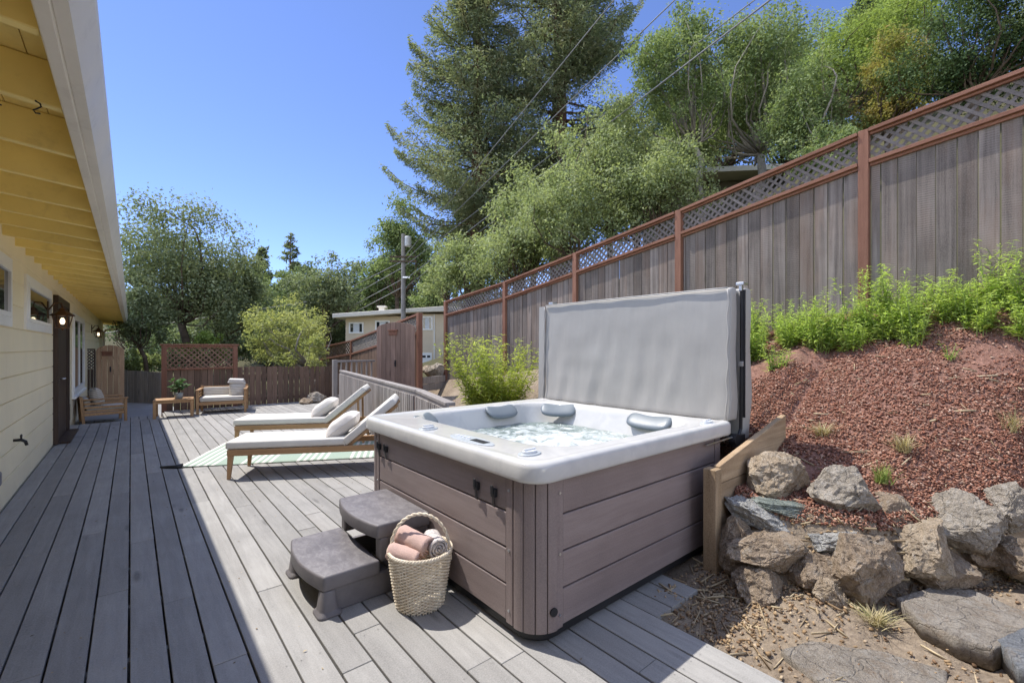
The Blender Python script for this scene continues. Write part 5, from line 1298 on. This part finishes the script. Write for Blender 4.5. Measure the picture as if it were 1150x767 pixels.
# ------------------------------------------------------------------ trees
def limb(m, a, b, r0, r1, rng, wob=.12, n=7):
    a = np.array(a, float); b = np.array(b, float); ln = np.linalg.norm(b - a); pts = []; off = rng.normal(size=3) * wob * ln
    for i in range(n):
        s = i / (n - 1); pts.append(a + (b - a) * s + off * math.sin(PI * s) + np.array([0, 0, -.06 * ln * math.sin(PI * s)]) + rng.normal(size=3) * .018 * ln * (0 < i < n - 1))
    m.tube(pts, list(np.linspace(r0, r1, n)), 7); return pts
def broadleaf(name, label, px, d, top, bot, wpx, mat, seed, bark='bark', trunk_px=None, ncl=46, cover=3.6, leaf=.82, cl=.30, depth=1.0, asp=.5, gap=.0, group=None, cat='tree', trunk=True, flatb=.6, zb=None):
    ncl = int(ncl * 2.1); cl *= .92; cover *= 2.0
    c = U(px, (top + bot) / 2, d); rx = wpx / 2 * d / F_PX; rz = (bot - top) / 2 * d / F_PX; ry = rx * depth
    bx = U(trunk_px if trunk_px else px, 390, d); b0_ = Vector((bx.x, bx.y, Tz(bx.x, bx.y) - .1 if zb is None else zb))
    t = thing(name, label, cat, b0_, 0, group); rng = np.random.default_rng(seed)
    # the crown is several uneven lobes, each a cloud of leaf clumps (view frame, then turned)
    nl = max(5, ncl // 11); lu = unit(rng.normal(size=(nl, 3))); lu[:, 2] = np.where(lu[:, 2] < -flatb, -flatb * rng.uniform(.3, 1, nl), lu[:, 2])
    lc = lu * rng.uniform(.30, .78, (nl, 1)); lr = rng.uniform(.26, .50, nl); lc[0] = (0, 0, 0); lr[0] = .55; lc[1] = (.05, 0, .62); lr[1] = .40
    pick = rng.choice(nl, ncl, p=lr ** 2 / np.sum(lr ** 2)); u = unit(rng.normal(size=(ncl, 3)))
    q = (lc[pick] + u * (lr[pick] * rng.uniform(.35, 1.0, ncl) ** .5)[:, None]) * np.array([rx, ry, rz]) * 1.02
    rot = np.array([[CS, SN, 0], [-SN, CS, 0], [0, 0, 1]])     # columns: right, forward, up
    ctr = q @ rot.T + np.array(c - b0_)
    R = min(rx, rz) * cl * rng.choice([.45, .6, .8, 1.0, 1.3], ncl) * rng.uniform(.85, 1.15, ncl)
    if trunk:
        m = MB(); hc = ctr[:, 2].mean(); fork = np.array([(c - b0_).x * .35, (c - b0_).y * .35, max(.6, (c - b0_).z - rz * .75)]); tr0 = max(.05, min(.3, rx * .06))
        limb(m, (0, 0, -.3), fork, tr0 * 1.15, tr0 * .8, rng, .06)
        for k in range(0, ncl, 4): limb(m, fork + rng.normal(size=3) * tr0 * .3, ctr[k], tr0 * rng.uniform(.2, .42), tr0 * .05, rng, .16)
        m.build('trunk', M[bark], t, smooth=True)
    s = max(.03, .0066 * d * leaf); area = .39 * s * s * 1.15
    n = int(cover * PI * rx * rz / area * .5 * 1.25); w_ = R ** 2 / np.sum(R ** 2); idx = rng.choice(ncl, n, p=w_)
    # twig level: each clump holds small tufts
    nt_ = 26; tw = unit(rng.normal(size=(ncl, nt_, 3)).reshape(-1, 3)).reshape(ncl, nt_, 3) * rng.uniform(.45, 1.05, (ncl, nt_, 1))
    tw[:, :, 2] *= .75
    ti = rng.integers(0, nt_, n); dirs = tw[idx, ti]
    p = ctr[idx] + dirs * R[idx][:, None] + rng.normal(size=(n, 3)) * (R[idx] * .20)[:, None]
    nrm = unit(dirs) * .7 + rng.normal(size=(n, 3)) * .65 + np.array([-.18, .28, .75])
    ll = s * rng.uniform(.8, 1.6, n); v, f = leaf_quads(p, nrm, ll, ll * asp * rng.uniform(.8, 1.2, n), rng)
    np_mesh('crown', v, f, LM[mat], t); return t
def conifer(name, label, px, d, topz_py, base_py, wpx, mat, seed, bark='redbark', nbr=110, cover=1.0, group=None, shape=.75, droop=.25, leaf=1.0, bare=.0, zb=None):
    bx = U(px, 390, d); zb = Tz(bx.x, bx.y) - .3 if zb is None else zb; t = thing(name, label, 'tree', (bx.x, bx.y, zb), 0, group); rng = np.random.default_rng(seed)
    H_ = CAMZ - (topz_py - HY) * d / F_PX - zb; hb = CAMZ - (base_py - HY) * d / F_PX - zb; RW = wpx / 2 * d / F_PX
    m = MB(); r0 = max(.1, H_ * .016); m.tube([(0, 0, -.3), (0, 0, H_ * .3), (0, 0, H_ * .7), (0, 0, H_)], [r0 * 1.15, r0, r0 * .5, .03], 9)
    s = .0066 * d * leaf; cs = []; ds = []; ns = []
    for k in range(nbr):
        hz_ = hb + (H_ - hb) * ((k + rng.uniform(0, 1)) / nbr) ** 1.0; fr = (hz_ - hb) / (H_ - hb); ln = RW * (1 - fr ** (1 / shape)) ** .9 * rng.uniform(.62, 1.12) * (1 if fr > .06 else .8) + .25; a = rng.uniform(0, 2 * PI)
        p0 = np.array([0, 0, hz_]); o = np.array([math.cos(a), math.sin(a), 0]); sd_ = np.array([-math.sin(a), math.cos(a), 0])
        dz = -droop * rng.uniform(.5, 1.5); curve = .35 * rng.uniform(.4, 1.3); path = []
        for i in range(6):
            q = i / 5; path.append(p0 + o * ln * q + np.array([0, 0, ln * (dz * q + curve * q * q * q)]))
        m.tube(path, list(np.linspace(max(.02, r0 * .16), .012, 6)), 5, False)
        nn = int(max(8, cover * 26 * ln / (s * 1.4)))
        q = rng.uniform(.12, 1.0, nn) ** .8; w_ = ln * .17 * (1.2 - q) + .20
        lat = rng.normal(size=nn) * w_; hang = -np.abs(rng.normal(size=nn)) * w_ * .45
        pp = p0 + o[None] * (ln * q)[:, None] + np.stack([np.zeros(nn), np.zeros(nn), ln * (dz * q + curve * q ** 3) + hang + rng.normal(size=nn) * .05], 1) + sd_[None] * lat[:, None]
        dd = o[None] * .7 + sd_[None] * np.sign(lat)[:, None] * rng.uniform(.1, .8, nn)[:, None] + np.array([0, 0, -.35]) + rng.normal(size=(nn, 3)) * .35
        cs.append(pp); ds.append(dd); ns.append(rng.normal(size=(nn, 3)) * .6 + np.array([-.15, .25, .9]) + o * .2)
    m.build('trunk', M[bark], t, smooth=True)
    cs = np.concatenate(cs); ds = np.concatenate(ds); ns = np.concatenate(ns); n = len(cs); ll = s * rng.uniform(1.0, 2.3, n); v, f = leaf_quads(cs, ns, ll, ll * .26, rng, ds)
    np_mesh('crown', v, f, LM[mat], t); return t
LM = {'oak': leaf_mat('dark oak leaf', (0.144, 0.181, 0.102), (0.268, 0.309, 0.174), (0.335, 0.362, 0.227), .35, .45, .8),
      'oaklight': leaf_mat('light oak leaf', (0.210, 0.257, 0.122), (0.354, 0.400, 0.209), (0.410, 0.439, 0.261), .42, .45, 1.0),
      'mid': leaf_mat('mid green leaf', (0.144, 0.199, 0.083), (0.267, 0.328, 0.147), (0.334, 0.372, 0.195), .40, .45, 1.1),
      'far': leaf_mat('far wood leaf', (0.135, 0.181, 0.097), (0.192, 0.238, 0.126), None, .35, .55, .25),
      'redwood': leaf_mat('redwood needle', (0.192, 0.234, 0.145), (0.287, 0.320, 0.193), (0.344, 0.334, 0.222), .35, .5, .35),
      'darkcon': leaf_mat('dark conifer needle', (0.067, 0.100, 0.067), (0.105, 0.143, 0.087), None, .25, .5, .5),
      'yellow': leaf_mat('yellow green leaf', (0.343, 0.367, 0.138), (0.429, 0.434, 0.196), (0.248, 0.294, 0.118), .45, .5, .7),
      'acacia': leaf_mat('feathery pale green leaf', (0.238, 0.323, 0.085), (0.334, 0.399, 0.128), (0.192, 0.266, 0.079), .45, .5, .4),
      'russet': leaf_mat('russet leaf', (0.315, 0.257, 0.091), (0.258, 0.297, 0.083), (0.353, 0.236, 0.100), .42, .5, .9),
      'gloss': leaf_mat('dark glossy leaf', (0.057, 0.095, 0.039), (0.105, 0.156, 0.058), (0.163, 0.209, 0.088), .25, .3, .8, .6)}
# far wooded backdrop first
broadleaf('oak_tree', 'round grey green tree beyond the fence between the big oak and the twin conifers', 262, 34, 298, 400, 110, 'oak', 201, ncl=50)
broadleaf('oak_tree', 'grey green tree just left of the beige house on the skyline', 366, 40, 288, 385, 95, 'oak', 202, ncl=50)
broadleaf('leafy_tree', 'bright green cone shaped tree below the distant tall conifer', 318, 42, 306, 380, 46, 'mid', 203, ncl=24)
broadleaf('leafy_tree', 'green tree low on the skyline between the distant conifers and the beige house', 345, 52, 296, 375, 60, 'far', 204, ncl=26)
broadleaf('leafy_tree', 'dim low tree on the far left of the distant wood behind the big oak', 150, 46, 330, 410, 100, 'far', 205, ncl=30)
broadleaf('leafy_tree', 'dim low tree in the distant wood right behind the big oak limbs', 225, 48, 335, 410, 90, 'far', 206, ncl=30)
broadleaf('leafy_tree', 'low dim tree filling the gap behind the beige house roof', 420, 62, 305, 375, 110, 'far', 207, ncl=30)
conifer('conifer_tree', 'distant dark pointed conifer, shorter of the pair on the skyline', 294, 60, 276, 350, 36, 'oak', 211, nbr=60, shape=1.0)
conifer('conifer_tree', 'distant tall sparse conifer, taller of the pair on the skyline', 326, 56, 262, 350, 52, 'oak', 212, nbr=44, shape=.8, cover=.6)
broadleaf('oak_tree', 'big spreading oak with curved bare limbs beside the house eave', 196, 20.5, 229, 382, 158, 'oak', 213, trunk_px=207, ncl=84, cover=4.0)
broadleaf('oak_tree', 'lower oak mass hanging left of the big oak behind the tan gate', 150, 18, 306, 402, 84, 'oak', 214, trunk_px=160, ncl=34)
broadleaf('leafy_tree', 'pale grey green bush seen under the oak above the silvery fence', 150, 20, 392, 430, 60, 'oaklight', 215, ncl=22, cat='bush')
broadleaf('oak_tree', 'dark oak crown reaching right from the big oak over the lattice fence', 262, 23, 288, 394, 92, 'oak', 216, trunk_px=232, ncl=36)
broadleaf('leafy_tree', 'light green bush peeping over the lattice top of the dark brown fence', 232, 19, 372, 412, 84, 'acacia', 217, ncl=24, cat='bush')
broadleaf('yellow_shrub', 'yellow green shrub arching over the dark brown fence', 330, 14.6, 334, 424, 122, 'yellow', 218, trunk_px=358, ncl=60, cl=.26, leaf=1.0, asp=.3, cat='shrub', cover=3.0, flatb=.9, bark='palebark')
broadleaf('yellow_shrub', 'low yellow green shrub drooping beside the stair railing post', 356, 13.2, 376, 432, 44, 'yellow', 219, ncl=22, cl=.3, asp=.3, cat='shrub', cover=2.6, bark='palebark', flatb=.9)
broadleaf('leafy_tree', 'tall uneven tree behind the utility pole', 446, 44, 216, 350, 96, 'mid', 220, ncl=46, cl=.26, cover=3.4)
broadleaf('leafy_tree', 'dense dark tree low behind the beige house and pole', 425, 46, 282, 360, 64, 'mid', 221, ncl=30)
broadleaf('leafy_tree', 'light green tree right of the utility pole', 503, 36, 252, 350, 66, 'oaklight', 222, ncl=36)
broadleaf('leafy_tree', 'shaded tree standing low right behind the beige house', 480, 40, 300, 365, 60, 'mid', 223, ncl=26)
conifer('redwood_tree', 'left redwood of the tall pair, sweeping branches against the sky', 536, 30, -90, 262, 196, 'redwood', 264, nbr=190, cover=1.15, shape=.62, droop=.16, leaf=.72)
conifer('redwood_tree', 'right redwood of the tall pair with thick dark trunk', 628, 31, -230, 232, 225, 'redwood', 225, nbr=200, cover=1.15, shape=.66, droop=.18, leaf=.72)
conifer('conifer_tree', 'dark small conifer under the left redwood', 524, 34, 205, 300, 44, 'darkcon', 226, nbr=60, shape=.9)
for a in (('light green oak bush above the fence under the left redwood', 580, 17, 200, 340, 138, 'oaklight', 231), ('light green oak mass leaning left above the fence at the foot of the redwoods', 530, 20, 255, 362, 96, 'oaklight', 232), ('light green oak in front of the right redwood', 684, 15.5, 104, 285, 132, 'oaklight', 233), ('low oak foliage just over the lattice below the right redwood', 640, 14.5, 184, 305, 130, 'oaklight', 234), ('low shaded oak foliage over the fence left of the pale trunk', 738, 14, 158, 268, 120, 'oaklight', 235)):
    broadleaf('oak_tree', *a, ncl=48, cover=3.4)
broadleaf('oak_tree', 'tall oak with a pale forked trunk left of the hillside house', 765, 15, 14, 186, 128, 'mid', 236, bark='palebark', trunk_px=788, ncl=56, cl=.27, cover=2.9)
broadleaf('oak_tree', 'wide green oak in the middle above the fence', 862, 15, 12, 196, 172, 'mid', 237, bark='palebark', trunk_px=850, ncl=80, cl=.25, cover=3.6)
broadleaf('oak_tree', 'lower green oak crown right over the fence between the wide oak and russet shrub', 905, 12.5, 82, 200, 124, 'mid', 238, bark='palebark', ncl=50, cover=3.6)
broadleaf('leafy_tree', 'feathery pale green tree on the hill against the top edge', 946, 19, -4, 150, 140, 'acacia', 239, ncl=60, cl=.24, asp=.3, cover=3.2)
broadleaf('leafy_tree', 'feathery yellowish green tree higher on the hill near the top right', 1018, 17, -50, 120, 140, 'acacia', 240, ncl=60, cl=.24, asp=.3, cover=3.2)
conifer('conifer_tree', 'dark conifer tip showing at the top edge behind the feathery trees', 985, 30, -70, 60, 70, 'darkcon', 241, nbr=70)
broadleaf('russet_shrub', 'russet and green shrub above the fence left of the dark bushy tree', 996, 12, 42, 172, 108, 'russet', 242, ncl=44, cl=.26, asp=.45, cat='shrub', cover=3.0)
broadleaf('leafy_tree', 'dark glossy bushy tree at the top right corner', 1098, 10.5, -40, 126, 172, 'gloss', 243, ncl=70, cl=.25, cover=3.8)
broadleaf('leafy_tree', 'green bushy tree running off the right edge behind the fence', 1190, 10, -60, 100, 150, 'mid', 244, ncl=50, cover=3.4)
broadleaf('leafy_tree', 'tall green tree on the hill behind the wide oak', 800, 26, 60, 215, 150, 'mid', 245, ncl=50, cover=3.2)
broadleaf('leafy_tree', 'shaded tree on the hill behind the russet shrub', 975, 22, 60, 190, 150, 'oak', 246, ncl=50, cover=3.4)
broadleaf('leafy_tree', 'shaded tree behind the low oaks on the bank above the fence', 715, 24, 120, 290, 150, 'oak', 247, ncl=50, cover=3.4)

broadleaf('leafy_tree', 'dull green tree filling the slope behind the hillside house', 770, 30, 80, 230, 130, 'far', 248, ncl=40, cover=3)
broadleaf('leafy_tree', 'dull green tree on the slope above the hillside house roof', 880, 28, 60, 210, 150, 'far', 249, ncl=40, cover=3)
broadleaf('leafy_tree', 'dull green tree low between the two redwood trunks', 600, 36, 170, 320, 150, 'far', 250, ncl=40, cover=3)
broadleaf('leafy_tree', 'green bush just above the lattice near the tall middle fence post', 935, 10.5, 140, 205, 90, 'mid', 251, ncl=26, cat='bush', trunk=False)
broadleaf('leafy_tree', 'dim grey green tree behind the yellow green shrub and beige house', 300, 30, 330, 420, 110, 'far', 252, ncl=30)

broadleaf('oak_tree', 'sage green tree low between the big oak and the yellow green shrub', 245, 28, 318, 425, 110, 'oak', 253, ncl=30)
broadleaf('leafy_tree', 'dull tree low behind the lattice topped brown fence', 205, 36, 340, 430, 120, 'far', 254, ncl=30)
broadleaf('leafy_tree', 'dull tree low behind the far end of the dark brown fence', 380, 48, 320, 420, 90, 'far', 255, ncl=30)

broadleaf('oak_tree', 'rounded green tree on the skyline under the distant conifers', 292, 46, 302, 400, 90, 'mid', 256, ncl=34)
broadleaf('leafy_tree', 'green tree on the skyline between the beige house chimney and the pole', 408, 52, 292, 380, 80, 'oak', 257, ncl=34)

broadleaf('leafy_tree', 'grey green tree closing the skyline right behind the beige house chimney', 470, 55, 270, 380, 90, 'oak', 258, ncl=34)
broadleaf('oak_tree', 'grey green tree closing the skyline behind the yellow green shrub', 335, 44, 312, 410, 110, 'oak', 259, ncl=34)
